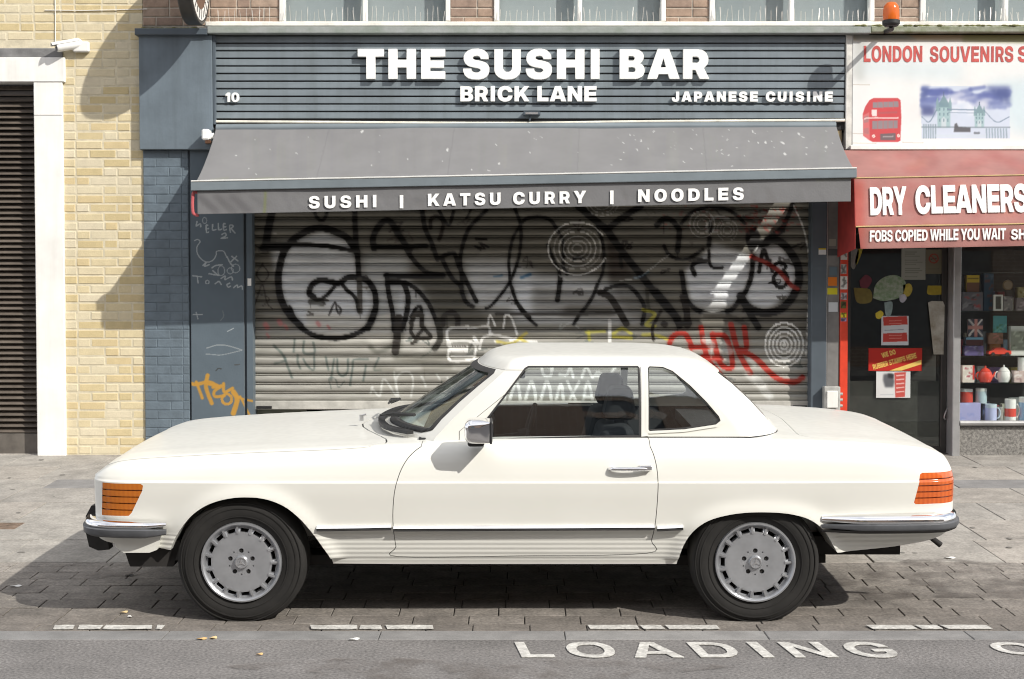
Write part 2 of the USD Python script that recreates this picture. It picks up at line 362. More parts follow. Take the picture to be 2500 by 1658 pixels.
leaf(38, 1433, .026, 'torn white paper scrap on shaded pavers at the left edge', .1, PAPER)
leaf(2318, 1364, .028, 'pale paper scrap on the paving behind the rear bumper', .2, PAPER)
leaf(634, 1600, .014, 'small tan leaf alone on the asphalt left of the lettering', .7, LEAFM[0])
leaf(315, 1407, .020, 'small dark rag on the shaded pavers beside the front spoiler', .2, BLACK)
dx, dY = gpoint(22, 1285)
RUST = M('rusty_iron', (.16, .115, .085), .8, .25, 20., bump=.5)
k = thing('drain_cover', 'small rusty iron cover set in the pale paving at left edge', 'drain cover', (dx, dY, zg(dY)))
obj('plate', (lambda m: (m[0], m[1]))(ground_block(dx - .10, dx + .07, dY - .10, dY + .10, lift=.004, h=.02)), RUST, k)
for q in range(5): obj('rib', ground_block(dx - .09, dx + .06, dY - .085 + q * .036, dY - .067 + q * .036, lift=.008, h=.006, c=.002), RUST, k)
STAIN = usdkit.material(stage, L + 'damp_stain', {'g': ('geometry', {}), 'n': ('noise_texture', {'scale': 5., 'detail': 6., 'roughness': .7}), 'r': ('rgb_ramp', {'ramp': [(.44, (0, 0, 0)), (.62, (.45,) * 3)]}), 'p': ('principled_bsdf', {'base_color': (.085, .072, .062), 'roughness': .75}), 't': ('transparent_bsdf', {}), 'm': ('mix_closure', {})},
    [('g.position', 'n.vector'), ('n.fac', 'r.fac'), ('r.color', 'm.fac'), ('t.BSDF', 'm.closure1'), ('p.BSDF', 'm.closure2')], surface='m.closure')
for px, py, rx_, ry_, lb_ in ((2440, 1415, .62, .42, 'dark damp stain on the paving near the right edge'), (2060, 1430, .42, .30, 'dark damp stain on the pavers behind the rear wheel'), (240, 1395, .30, .22, 'dark damp stain on the shaded pavers under the front bumper'), (1150, 1640, .9, .22, 'dark worn patch on the asphalt left of the lettering')):
    x, Y = gpoint(px, py); a = np.linspace(0, 2 * np.pi, 26, endpoint=False); r = 1 + .22 * np.sin(3 * a + px) + .12 * np.sin(7 * a)
    xs_, ys_ = x + rx_ * r * np.cos(a), Y + ry_ * r * np.sin(a); v = np.stack([xs_, ys_, np.where(ys_ > KY, (ys_ - KY) * SLOPE, 0) + .0055], 1); v = np.vstack([v, [x, Y, zg(Y) + .0055]])
    obj('ground_stain', (v, np.array([(i, (i + 1) % 26, 26) for i in range(26)])), STAIN, label=lb_, category='stain')

gm = []
for q in range(120):
    x, Y = rng.uniform(-5, 5), rng.uniform(8.1, 11.9); a = np.linspace(0, 2 * np.pi, 9, endpoint=False); r = rng.uniform(.010, .022)
    v = np.stack([x + r * np.cos(a) * rng.uniform(.8, 1.2), Y + r * np.sin(a), zg(Y) + .0035 + (r * np.sin(a)) * SLOPE], 1); gm.append((np.vstack([v, [x, Y, zg(Y) + .005]]), np.array([(i, (i + 1) % 9, 9) for i in range(9)])))
obj('gum_spots', join(*gm), M('old_gum', (.17, .16, .145), .9, .2, 3.), label='scattered flat dark spots of old gum on the pale paving', category='litter', kind='stuff')

# ================================================================ LEFT BUILDING (yellow brick)
YB = [M(f'yellow_brick_{i}', c, .85, .13, 14., bump=.35, bscale=110., fine=.12, col2=np.array(c) * .88, big=.10, bigs=1.3) for i, c in enumerate([(.58, .48, .28), (.61, .52, .33), (.55, .45, .25), (.62, .54, .37), (.58, .47, .27), (.61, .52, .33), (.63, .56, .41), (.62, .55, .39)])]
YMORT = M('pale_mortar', (.60, .54, .40), .95, .1, 12., bump=.3, fine=.1)
z0f = zg(YF) - .02
lb = thing('yellow_brick_building', 'yellow stock brick building with louvred doorway at the left', 'building', (fx(150), YF, zg(YF)))
xl = -5.6; xr = fx(333.5, 600)
xd0, xd1 = fx(84, 600), fx(150, 600)          # white jamb
zlt, zlb = fz(134), fz(191)                   # lintel
wp = Polygon([(xl, z0f), (xl, 6.2), (xr, 6.2), (xr, z0f), (xd1 - .02, z0f), (xd1 - .02, zlt + .02), (xl, zlt + .02)])
wl = obj('wall', wall_plate(Polygon([(xl, zlt + .02), (xl, 6.2), (xr, 6.2), (xr, z0f), (xd1 - .02, z0f), (xd1 - .02, zlt + .02)]), YF + .0015, .25), YMORT, lb)
CH = .0757
nb = 0
zc_, row = zg(YF) + .01, 0
while zc_ < 4.26:
    x = xr; stretch_first = row % 2
    edges = []
    seq = (['s', 'h', 's', 'h', 's', 'h'] if row % 2 else ['h', 's', 's', 'h', 's', 's']) if row % 3 else ['h', 'h', 's', 'h', 'h', 's']
    left = xd1 if zc_ < zlt + .10 else xl + .9
    qi = 0
    if row % 2: x -= .0   # flush end
    while x > left + .02:
        w = {'s': .215, 'h': .1025}[seq[qi % 6]] + rng.uniform(-.004, .004); qi += 1
        a = max(x - w, left)
        if a > -4.75 and x - a > .03:
            pr = rng.uniform(-.0015, .0025); zz_ = rng.uniform(-.002, .002)
            obj('brick', front_block(a, x, YF - .001 - pr, YF + .02, zc_ + zz_ + .0, zc_ + .061 + zz_, .004), rng.choice(YB), wl); nb += 1
        x = a - .014
    zc_ += CH; row += 1
# white door surround
sur = obj('door_surround', front_block(xd0, xd1, YF - .03, YF + .14, z0f, zlb, .006), WHITE, lb)
obj('lintel_band', front_block(xl, fx(152, 160), YF - .036, YF + .14, zlb + .0015, zlt, .006), WHITE, sur)
obj('grey_lintel', front_block(xl, fx(150), YF - .02, YF + .1, zlt + .002, fz(112), .004), GREY_LINTEL, lb)
obj('joint', B(xd0 + .002, xd1 - .002, YF - .0315, YF - .028, fz(267) - .002, fz(267) + .002), GREY_LINTEL, sur)
# louvred shutter door
LOUV = M('louvre_grey', (.135, .112, .092), .55, .15, 6., metal=.2)
KICK = M('kick_plate', (.13, .115, .10), .7, .2, 5.)
ld = obj('louvre_door', B(xl, xd0 + .03, YF + .19, YF + .21, z0f, zlb + .02), BLACK, lb)
zlo = fz(1000); zz_ = zlo; n = 0
while zz_ < zlb - .01:
    v = np.array([(xl, YF + .085, zz_), (xd0 - .001, YF + .085, zz_), (xd0 - .001, YF + .135, zz_ + .040), (xl, YF + .135, zz_ + .040),
                  (xl, YF + .087, zz_ - .004), (xd0 - .001, YF + .087, zz_ - .004), (xd0 - .001, YF + .139, zz_ + .036), (xl, YF + .139, zz_ + .036)])
    obj('slat', (v, np.array([(0, 1, 2, 3), (4, 7, 6, 5), (0, 4, 5, 1), (3, 2, 6, 7), (1, 5, 6, 2), (0, 3, 7, 4)])), LOUV, ld); zz_ += .0476
obj('kick_plate', front_block(xl, xd0 - .001, YF + .09, YF + .15, z0f, zlo - .012, .004), KICK, lb)
# cable
CAB = M('white_cable', (.75, .73, .68), .5, .05)
xc = fx(128, 50)
k = thing('wall_cable', 'thin white cable clipped across the yellow bricks above the door', 'cable', (xc, YF, fz(24)))
obj('drop', tube([(xc, YF - .008, fz(100, YF - .01)), (xc + .003, YF - .009, 3.9), (xc, YF - .008, 4.35)], .004, 6), CAB, k)
obj('run', tube([(fx(110), YF - .009, fz(24)), (fx(200), YF - .009, fz(25)), (fx(345), YF - .009, fz(21.5))], .0035, 6), CAB, k)
# security camera
CCTV = M('camera_casing', (.78, .78, .76), .35, .04)
LENS = M('lens_glass', (.02, .02, .025), .08, .05)
Yc = YF - .062; cx, cz = dat(158, 105, Yc)
k = thing('security_camera', 'white bullet security camera on the yellow brick wall', 'security camera', (cx, YF, cz))
d = np.array([-.85, -.45, -.25]); d /= np.linalg.norm(d); ctr = np.array([cx, Yc, cz])
obj('casing', tube([ctr - d * .115, ctr - d * .10, ctr + d * .09, ctr + d * .10], [.025, .040, .040, .036], 20), CCTV, k, smooth=40)
hood_v = []
for s in (-1, 1):
    pass
up = np.array([0, 0, 1.]); side = np.cross(d, up); side /= np.linalg.norm(side); upp = np.cross(side, d)
a = np.linspace(.15 * np.pi, .85 * np.pi, 10)
ring = lambda c, r: np.array([c + r * (np.cos(t) * side + np.sin(t) * upp) for t in a])
hv = np.vstack([ring(ctr - d * .09, .047), ring(ctr + d * .135, .047), ring(ctr - d * .09, .043), ring(ctr + d * .135, .043)])
hf = []
for i in range(9): hf += [(i, i + 1, 11 + i, 10 + i), (20 + i, 30 + i, 31 + i, 21 + i), (10 + i, 11 + i, 31 + i, 30 + i), (i, 20 + i, 21 + i, i + 1)]
obj('sun_hood', (hv, np.array(hf)), CCTV, k, smooth=30)
obj('lens', tube([ctr + d * .097, ctr + d * .106], .030, 18), LENS, k)
obj('bracket', tube([ctr - d * .06 - upp * .03, ctr - d * .11 - upp * .05 + [0, .03, 0], [cx + .10, YF - .05, cz - .02], [cx + .11, YF - .02, cz - .02]], .016, 10), CCTV, k, smooth=40)
obj('junction_box', RB(cx + .03, cx + .165, YF - .05, YF - .0015, cz - .05, cz + .035, .008), CCTV, k)

# ================================================================ SUSHI SHOP BUILDING
sb = thing('sushi_shop_building', 'brown brick shop building with blue grey painted piers', 'building', (0, YF, zg(YF)))
BRB = [M(f'brown_brick_{i}', c, .85, .15, 12., bump=.35, bscale=110., fine=.12) for i, c in enumerate([(.31, .225, .17), (.35, .26, .20), (.28, .20, .155), (.33, .235, .175)])]
BMORT = M('brown_wall_mortar', (.52, .47, .40), .95, .1, 12.)
zsill = fz(61)                                 # top of the cornice
wins = [(645, 1040), (1140, 1537), (1637, 2018), (2123, 2520)]
winx = [(fx(a, 30), fx(b, 30)) for a, b in wins]
zs0 = fz(49); zs1 = 4.95                       # window opening
xL, xR = xr + .002, 5.9
up = Polygon([(xL, zsill), (xR, zsill), (xR, 6.2), (xL, 6.2)])
for a, b in winx: up = up.difference(sbox(a, zs0 - .02, b, zs1))
wl = obj('upper_wall', wall_plate(up, YF + .006, .25), BMORT, sb)
row = 0; zc_ = zsill + .008
for row in range(4):
    spans = []; x = xL
    for a, b in winx: spans.append((x, a)); x = b
    for s0, s1 in spans:
        x = s0 + .003; qi = 0
        while x < s1 - .03:
            w = (.215 if (qi + row) % 3 else .1025)
            if s1 - (x + w) < .05: w = s1 - x - .003
            b = min(x + w, s1 - .003)
            obj('brick', front_block(x, b, YF - .001 - rng.uniform(0, .002), YF + .02, zc_, zc_ + .064, .004), rng.choice(BRB), wl); x = b + .011; qi += 1
    zc_ += .0757
# windows
PANE = Mglass('upper_pane', (.86, .90, .91), 1.5, .02, 1.2)
BLIND = M('grey_blind', (.36, .385, .39), .9, .05, 2.)
GALV = M('spike_wire', (.62, .60, .56), .4, .1, metal=.5)
names = ['leftmost', 'second from left', 'third from left', 'rightmost']
for i, (a, b) in enumerate(winx):
    w = obj('window', join(B(a + .002, b - .002, YF + .13, YF + .15, zs0, zs1)), BLIND, sb)
    mid = a + (b - a) * (.5)
    fr = [front_block(a + .002, a + .045, YF - .02, YF + .08, zs0, zs1, .004), front_block(b - .040, b - .002, YF - .02, YF + .08, zs0, zs1, .004), front_block(mid - .018, mid + .018, YF - .012, YF + .08, zs0, zs1, .004)]
    for q in fr: obj('frame', q, WHITE, w)
    for (p0, p1) in ((a + .046, mid - .019), (mid + .019, b - .041)): obj('pane', B(p0, p1, YF + .03, YF + .036, zs0 + .004, zs1 - .004), PANE, w)
SILLW = M('white_sill', (.78, .76, .70), .6, .1, 6., fine=.1)
obj('window_sill', front_block(fx(478, 50), xR, YF - .075, YF + .13, fz(61, YF - .07) + .002, fz(50, YF - .07), .006), SILLW, sb)
LEAD = M('cornice_grey', (.30, .315, .315), .6, .2, 7., col2=(.20, .23, .20), bump=.4, fine=.1)
LEADM = M('cornice_mossy', (.30, .31, .26), .8, .25, 9., col2=(.13, .15, .07), bump=.6, fine=.15)
xa, xb, xm = fx(311, 74, YF - .11), fx(478, 74, YF - .11), fx(2010, 74, YF - .11)
yc = YF - .115
obj('cornice', front_block(xa, xb, yc, YF + .05, fz(80, yc), fz(65, yc), .005), BLUE_D, sb)
cn = front_block(xb + .002, xm, yc - .004, YF + .05, fz(77, yc), fz(61.5, yc), .005)
obj('cornice', cn, LEAD, sb, label='pale lead covered part of the cornice')
obj('cornice', front_block(xm + .002, xR, yc - .002, YF + .05, fz(75, yc), fz(60, yc), .008), LEADM, sb, label='mossy right end of the cornice')
obj('fascia_backing', B(fx(490), xR, YF - .02, YF + .2, fz(300), fz(78)), BLACK, sb)
MOSS = M('moss', (.13, .13, .045), .95, .3, 40., bump=.8)
mv = []
for q in range(150):
    x = rng.uniform(xa + .05, xb - .1) if q < 80 else rng.uniform(fx(1960), 4.3); yv = YF - rng.uniform(.005, .09); r = rng.uniform(.006, .018)
    if q >= 80: yv = YF - rng.uniform(.08, .112)
    s = trimesh.creation.icosphere(1, r); s.vertices *= [1.6, 1, .7]; s.vertices += [x, yv, (fz(65, yc) if q < 80 else fz(60, yc)) + r * .2]; mv.append(s)
obj('moss', join(*mv), MOSS, kind='stuff', label='green moss tufts growing along the top of the cornice', category='moss')
# bird spikes
for i, (a, b) in enumerate([(winx[0][0] - .55, winx[0][0] - .02)] + winx):
    if a > 4.2: continue
    ms = [B(a + .03, b - .03, YF - .055, YF - .035, fz(50, YF - .07) + .0005, fz(50, YF - .07) + .006)]
    x = a + .05
    while x < min(b - .04, 4.6):
        tip = rng.uniform(-.012, .012)
        for sgn in ((1,) if rng.random() < .5 else (1, -1)): ms.append(tube([(x, YF - .045, fz(50, YF - .07)), (x + tip, YF - .045 - sgn * rng.uniform(.0, .03), fz(50, YF - .07) + rng.uniform(.075, .135))], .0022, 4))
        x += rng.uniform(.04, .055)
    obj('bird_spikes', join(*ms), GALV, label=f'row of wire bird spikes before the {"bricks beside the round sign" if i == 0 else names[i - 1] + " window"}', category='bird spikes', group='wire bird spikes along the sill')
# blue end panel
yp = YF - .075
xp0, xp1 = fx(321, 200, yp), fx(490, 200, yp)
obj('end_panel', front_block(xp0, xp1, yp, YF + .05, fz(345, yp), fz(81, yp), .004), BLUE, sb)
obj('end_strip', front_block(xp1 + .002, fx(497, 200, yp), yp + .012, YF + .05, fz(287, yp), fz(81, yp), .003), BLUE_D, sb)
# painted brick pier
yq = YF - .02
xq0, xq1 = xr + .001, fx(436, 600, yq)
pr = obj('pier', B(xq0, xq1, yq + .0025, YF + .2, z0f, fz(346, yq)), BLUE_BRICK[0], sb)
zc_ = zg(YF) + .005; row = 0
while zc_ < fz(350, yq) - .03:
    x = xq0 + .001; qi = 0
    while x < xq1 - .02:
        w = (.215 if (qi + row) % 2 else .1025); b = min(x + w, xq1 - .002)
        if xq1 - b < .05: b = xq1 - .002
        z1 = min(zc_ + .0715, fz(347, yq))
        obj('brick', front_block(x, b, yq - rng.uniform(0, .004), yq + .012, zc_, z1, .0045), rng.choice(BLUE_BRICK), pr); x = b + .003; qi += 1
    zc_ += .0757; row += 1
# flat pilaster with chalk and spray paint on it
yl = YF - .03
def canvas(px0, py0, px1, py1, ss, base):
    im = Image.new('RGB', (int((px1 - px0) * ss), int((py1 - py0) * ss)), tuple(int(c) for c in base)); return im
class Brush:
    """draws on an in-memory sheet measured in print pixels"""
    def __init__(s, px0, py0, px1, py1, ss, base): s.o = (px0, py0); s.ss = ss; s.im = canvas(px0, py0, px1, py1, ss, base)
    def stroke(s, pts, w, col, alpha=1., blur=0., z=None, smooth=True):
        ox, oy, k = z or (0, 0, 1.); pts = [(ox + x / k, oy + y / k) for x, y in pts]
        c = curve(pts, 8) if smooth and len(pts) > 2 else np.array(pts, float)
        c = (c - s.o) * s.ss; w = max(1., w / k * s.ss)
        lo = np.maximum(np.floor(c.min(0) - w - 4 * blur * s.ss - 3), 0).astype(int); hi = np.minimum(np.ceil(c.max(0) + w + 4 * blur * s.ss + 3), s.im.size).astype(int)
        if (hi <= lo).any(): return
        m = Image.new('L', tuple(int(v) for v in hi - lo)); d = ImageDraw.Draw(m); q = [tuple(p) for p in c - lo]
        d.line(q, fill=255, width=int(round(w)), joint='curve')
        for p in (q[0], q[-1]): d.ellipse((p[0] - w / 2, p[1] - w / 2, p[0] + w / 2, p[1] + w / 2), fill=255)
        s._put(m, col, alpha, blur, lo)
    def poly(s, pts, col, alpha=1., blur=0., z=None):
        ox, oy, k = z or (0, 0, 1.); q = [((ox + x / k - s.o[0]) * s.ss, (oy + y / k - s.o[1]) * s.ss) for x, y in pts]
        m = Image.new('L', s.im.size); ImageDraw.Draw(m).polygon(q, fill=255); s._put(m, col, alpha, blur)
    def ring(s, c, rx, ry, w, col, alpha=1., z=None, a0=0, a1=360):
        t = np.radians(np.linspace(a0, a1, 40)); s.stroke([(c[0] + rx * math.cos(a), c[1] + ry * math.sin(a)) for a in t], w, col, alpha, 0, z, False)
    def _put(s, m, col, alpha, blur, lo=(0, 0)):
        if blur: m = m.filter(ImageFilter.GaussianBlur(blur * s.ss))
        if alpha < 1: m = m.point(lambda v: int(v * alpha))
        s.im.paste(Image.new('RGB', m.size, tuple(int(c) for c in col)), (int(lo[0]), int(lo[1])), m)
    def text(s, t, x, y, h, col, wght=700, angle=0., wid=None):
        f = ImageFont.truetype(FONT, max(4, int(h * s.ss / .727)))
        try: f.set_variation_by_axes([32, wght])
        except Exception: pass
        b = f.getbbox(t, anchor='ls'); m = Image.new('L', (b[2] - b[0] + 4, b[3] - b[1] + 4)); ImageDraw.Draw(m).text((2 - b[0], 2 - b[1]), t, 255, font=f, anchor='ls')
        if wid: m = m.resize((max(2, int(wid * s.ss)), m.size[1]))
        if angle: m = m.rotate(angle, expand=True)
        big = Image.new('L', s.im.size); big.paste(m, (int((x - s.o[0]) * s.ss), int((y - s.o[1]) * s.ss))); s._put(big, col, 1, 0)
    def sample(s, px, py):
        a = np.asarray(s.im); i = np.clip(((py - s.o[1]) * s.ss).astype(int), 0, a.shape[0] - 1); j = np.clip(((px - s.o[0]) * s.ss).astype(int), 0, a.shape[1] - 1)
        return lin(a[i, j])
def to_print(x, Y, z):
    dz = z - EYE; dep = Y * CP - dz * SP
    return PCX + FOC * x / dep, PCY - FOC * (dz * CP + Y * SP) / dep
def painted_sheet(x0, x1, z0, z1, Y, res, brush, thick=.004, gain=1.):
    """a thin board whose face carries the brush's drawing as paint"""
    nx, nz = max(2, int((x1 - x0) / res) + 1), max(2, int((z1 - z0) / res) + 1)
    X, Z = np.meshgrid(np.linspace(x0, x1, nx), np.linspace(z0, z1, nz)); X, Z = X.ravel(), Z.ravel()
    px, py = to_print(X, Y, Z); col = brush.sample(px, py) * gain
    v = np.stack([X, np.full_like(X, Y), Z], 1); n = nx * nz
    i = (np.arange(nz - 1)[:, None] * nx + np.arange(nx - 1)).ravel()
    f = np.stack([i, i + 1, i + nx + 1, i + nx], 1)
    bx, bf = B(x0, x1, Y + 1e-4, Y + thick, z0, z1)
    V = np.vstack([v, bx]); Fq = np.vstack([f[:, [0, 1, 2]], f[:, [0, 2, 3]], bf + n])
    return (V, Fq), np.vstack([col, np.repeat(col.mean(0)[None], 8, 0)])
PAINTED = Mpaint('painted_board', .55, 0., .08, 4., bump=.15)
PRINT = Mpaint('printed_sheet', .5, 0., .05, 6.)
bl = np.array((97, 110, 120))     # sRGB of the blue grey paint
def pil_brush():
    b = Brush(455, 340, 620, 1060, 3, bl); z = (420, 480, 2.7045); wc = (178, 186, 190)
    S = lambda p, w=9, c=wc, a=.95: b.stroke(p, w, c, a, .15, z)
    S([(165, 165), (160, 195), (185, 180), (190, 200)]); b.ring((215, 158), 14, 20, 6, wc, .8, z)
    S([(235, 190), (225, 190), (228, 235), (240, 235)]); S([(228, 212), (240, 212)])
    S([(268, 185), (268, 220), (290, 218)]); S([(305, 180), (308, 218), (328, 215)]); S([(350, 180), (340, 180), (342, 220), (358, 218)]); S([(342, 200), (355, 200)])
    S([(385, 235), (382, 190), (405, 195), (392, 212), (415, 240)]); S([(330, 250), (350, 240), (355, 260), (325, 275), (365, 272)])
    S([(150, 290), (170, 282), (185, 300), (165, 330), (165, 370), (190, 410), (230, 432), (270, 420), (292, 385), (295, 362), (338, 360), (362, 402)], 7)
    for c, rx, ry in (((420, 475), 28, 28), (((385), 490), 20, 20), ((325, 490), 22, 32)): b.ring(c, rx, ry, 6, wc, .8, z)
    S([(365, 400), (385, 440), (405, 460)]); S([(395, 395), (435, 425)]); S([(390, 430), (425, 395)]); S([(205, 455), (225, 435), (215, 460), (245, 450)])
    S([(265, 470), (290, 455), (330, 450)]); S([(245, 510), (310, 520)]); S([(270, 490), (300, 515)]); S([(325, 540), (350, 525), (350, 548), (390, 530), (400, 550)])
    S([(138, 522), (195, 530)], 9); S([(168, 528), (172, 570)], 8); b.ring((233, 565), 12, 11, 6, wc, .9, z); S([(285, 575), (310, 560), (325, 580)]); S([(380, 572), (362, 582), (372, 598), (385, 592)]); S([(408, 600), (430, 585), (435, 600), (460, 590), (465, 610)])
    S([(140, 780), (200, 778)], 6); S([(160, 765), (172, 808)], 6); S([(335, 755), (340, 790), (320, 820)], 6, (140, 148, 152), .7)
    S([(230, 1000), (300, 980), (370, 985), (460, 1012)], 7, (170, 176, 178), .7); S([(225, 1040), (330, 1045), (460, 1015)], 6, (165, 172, 175), .7); S([(365, 890), (405, 870)], 5)
    S([(290, 1150), (305, 1135), (325, 1138)], 8, (60, 60, 58), .7); S([(415, 1112), (445, 1108)], 7, (70, 66, 60), .7)
    ye = (198, 148, 62)
    Yk = lambda p, w=20: b.stroke(p, w, ye, .95, .7, z)
    Yk([(95, 1215), (150, 1240), (240, 1225), (300, 1250)], 24); Yk([(160, 1225), (200, 1330)]); Yk([(235, 1180), (225, 1260), (262, 1365)], 26); Yk([(235, 1235), (310, 1255)], 20)
    Yk([(270, 1260), (330, 1250), (280, 1285), (285, 1320), (345, 1315)]); Yk([(340, 1235), (345, 1290), (400, 1265)], 20); b.ring((362, 1338), 32, 34, 18, ye, .9, z); Yk([(405, 1290), (430, 1340), (405, 1430)], 34); Yk([(400, 1295), (450, 1330), (530, 1350)], 14); Yk([(450, 1320), (520, 1460)], 14)
    return b
PB = pil_brush()
xl0, xl1 = fx(441, 700, yl), fx(563, 700, yl)
m, c = painted_sheet(xl0, xl1, z0f, fz(345, yl), yl, .0045, PB, .2, .75); obj('pilaster', m, PAINTED, sb, True, c)
obj('groove', B(xq1 + .001, xl0 - .001, yl + .03, YF + .2, z0f, fz(345, yl)), BLUE_D, sb)
obj('groove', B(xl1 + .001, fx(569, 700, yl), yl + .03, YF + .2, z0f, fz(345, yl)), BLUE_D, sb)
m, c = painted_sheet(fx(569, 700, yl) + .001, fx(583, 700, yl), z0f, fz(345, yl), yl + .004, .0045, PB, .2, .75); obj('door_post', m, PAINTED, sb, True, c)
obj('post_label', B(fx(571.5, 650, yl), fx(580, 650, yl), yl - .002, yl + .003, fz(660, yl), fz(643, yl)), WHITE, sb)
# right post and the floor inside
obj('door_post', front_block(fx(1872, 700, yl), fx(1908, 700, yl), yl - .01, YF + .2, z0f, fz(300, yl), .006), BLUE_D, sb)
obj('entrance_floor', B(fx(570), fx(1910), YF + .1, YF + 2.2, z0f - .1, z0f + .03), KICK, sb)
obj('back_room', join(B(fx(560), fx(1920), YF + 2.2, YF + 2.25, z0f, 3.4), B(fx(560), fx(1920), YF + .22, YF + 2.2, 3.3, 3.4), B(fx(560) - .06, fx(560), YF + .22, YF + 2.2, z0f, 3.4), B(fx(1920), fx(1920) + .06, YF + .22, YF + 2.2, z0f, 3.4)), DARK, sb)
GREENW = M('greenish_panel', (.15, .16, .13), .7, .1)
obj('stall_riser', B(fx(586, 960), fx(700, 960), YF + .16, YF + .2, z0f, fz(900)), GREENW, sb)

# ---------------------------------------------------------------- fascia sign with raised letters
ys = YF - .035
fs = thing('shop_sign', 'blue grey boarded fascia sign with white raised letters THE SUSHI BAR', 'shop sign', (0, YF, fz(180, ys)))
xs0, xs1 = fx(497, 180, ys), fx(1951, 180, ys)
zt, zb = fz(84, ys), fz(277, ys); nbd = 11; ph = (zt - zb) / nbd
for i in range(nbd):
    a = zb + i * ph
    obj('board', front_block(xs0, xs1 + rng.uniform(-.008, .004), ys, ys + .014, a + .0125, a + ph, .003), SLAT, fs)
obj('backing', B(xs0, xs1, ys + .0145, ys + .017, zb, zt), BLACK, fs)
TRIMW = M('cream_trim', (.72, .69, .60), .5, .12, 8.)
tr = [(497, 281), (800, 283), (1180, 285), (1500, 281), (1950, 278)]
tv = [(fx(px, py, ys - .012), ys - .012, fz(py, ys - .012, px)) for px, py in tr]
obj('bottom_trim', tube(curve(tv, 8), .013, 8), TRIMW, fs, smooth=40)
def sign_text(text, px0, px1, py0, py1, depth, wght=900, track=0., gap=.004, par=fs, bold=0.):
    yy = ys - gap
    x0, zb_ = dat(px0, py1, yy); x1, _ = dat(px1, py1, yy); _, zt_ = dat(px0, py0, yy)
    write(par, text, (x0, yy, zb_), (1, 0, 0), (0, 0, 1), x1 - x0, zt_ - zb_, depth, WHITE_SIGN, wght, track, bold=bold)
sign_text('THE SUSHI BAR', 828, 1635, 115.5, 183, .04, track=.09, bold=.01)
sign_text('BRICK LANE', 1063, 1377, 200, 235, .03, track=.04)
sign_text('JAPANESE CUISINE', 1551, 1921, 212.5, 235, .022, track=.22, bold=.015)
sign_text('10', 522, 553, 214.5, 236, .02, track=.0)
lx, lz = dat(1228, 265, ys - .02)
k = thing('small_flood_light', 'small dark flood light at the bottom centre of the sign boards', 'light fitting', (lx, ys, lz))
obj('body', RB(lx - .075, lx + .07, ys - .06, ys - .001, lz - .008, lz + .022, .006), BLUE_D, k); obj('lens', B(lx - .055, lx + .05, ys - .063, ys - .0605, lz - .001, lz + .016), STEEL, k)
obj('stem', tube([(lx - .01, ys - .03, lz - .008), (lx - .02, ys - .03, lz - .05)], .008, 8), BLUE_D, k)

# ================================================================ the terrace across the street: only mirrored in glass and paint
OB = usdkit.material(stage, L + 'far_brickwork', {'g': ('geometry', {}), 'sx': ('separate_xyz', {}), 'cx': ('combine_xyz', {}), 'b': ('brick_texture', {'color1': (.20, .13, .09), 'color2': (.26, .17, .12), 'mortar': (.34, .30, .25), 'scale': 1., 'mortar_size': .008, 'brick_width': .225, 'row_height': .075}), 'p': ('principled_bsdf', {'roughness': .9})},
    [('g.position', 'sx.vector'), ('sx.x', 'cx.x'), ('sx.z', 'cx.y'), ('cx.vector', 'b.vector'), ('b.color', 'p.base_color')], surface='p.BSDF')
ot = thing('opposite_terrace', 'brick terrace across the street', None, (0, -5, 0), kind='structure')
YO = -5.0
ow = sbox(-26, -.1, 26, 8.6)
holes = [sbox(x, z, x + 1.1, z + 1.7) for x in np.arange(-25, 25, 2.6) for z in (4.0, 6.4)]
holes += [sbox(x, .5, x + 3.6, 2.7) for x in np.arange(-25, 23, 5.2)]
for h in holes: ow = ow.difference(h)
obj('wall', extrude(ow, .3, lambda v: np.stack([v[:, 0], YO - v[:, 2], v[:, 1]], 1)), OB, ot)
OGL = M('far_window_glass', (.03, .035, .04), .08, .1)
OSH = [M(f'far_shop_paint_{i}', c, .5, .1) for i, c in enumerate([(.08, .22, .26), (.34, .28, .10), (.12, .12, .12), (.42, .40, .36)])]
for i, h in enumerate(holes):
    x0_, z0_, x1_, z1_ = h.bounds
    obj('window', B(x0_, x1_, YO - .16, YO - .14, z0_, z1_), OGL if z0_ > 3 or i % 2 else OSH[2], ot)
    if z0_ < 3: obj('shop_fascia', B(x0_ - .2, x1_ + .2, YO + .001, YO + .12, z1_ + .05, z1_ + .65), OSH[i % 4], ot)
obj('parapet', B(-26, 26, YO - .3, YO + .08, 8.601, 8.8), OSH[3], ot)
obj('footway', B(-40, 40, YO + .002, YO + 1.6, -.1, .10), SLABM[0], ot)
# ================================================================ AWNING
FABRIC = Mpaint('awning_canvas', .85, 0., .07, 3., bump=.25)
BAR = M('awning_bar', (.165, .195, .215), .45, .08, 3.)
YA = 11.26; YW = YF - .10
aw = thing('awning', 'dark grey canvas awning lettered SUSHI | KATSU CURRY | NOODLES', 'awning', (0, YW, fz(297, YW)))
wl0, wr0 = np.array([fx(499, 297, YW), YW, fz(296, YW)]), np.array([fx(1930, 290, YW), YW, fz(290, YW, 1930)])
fl, fr_ = np.array([fx(452, 420, YA), YA, fz(421, YA, 443)]), np.array([fx(1972, 392, YA), YA, fz(391, YA, 1975)])
ab = Brush(440, 280, 2110, 540, 2, (120, 119, 119))
for q in range(90):
    x, y = rng.uniform(480, 2080), rng.uniform(318, 425)
    if q > 45: x = rng.uniform(1500, 2060); y = rng.uniform(315, 380)
    s = rng.choice([1.0, 1.2, 1.5, 2]) if q % 9 else 4.5
    ab.stroke([(x, y), (x + rng.uniform(-3, 5), y + rng.uniform(0, 3))], s, (200, 200, 196), .75, .3)
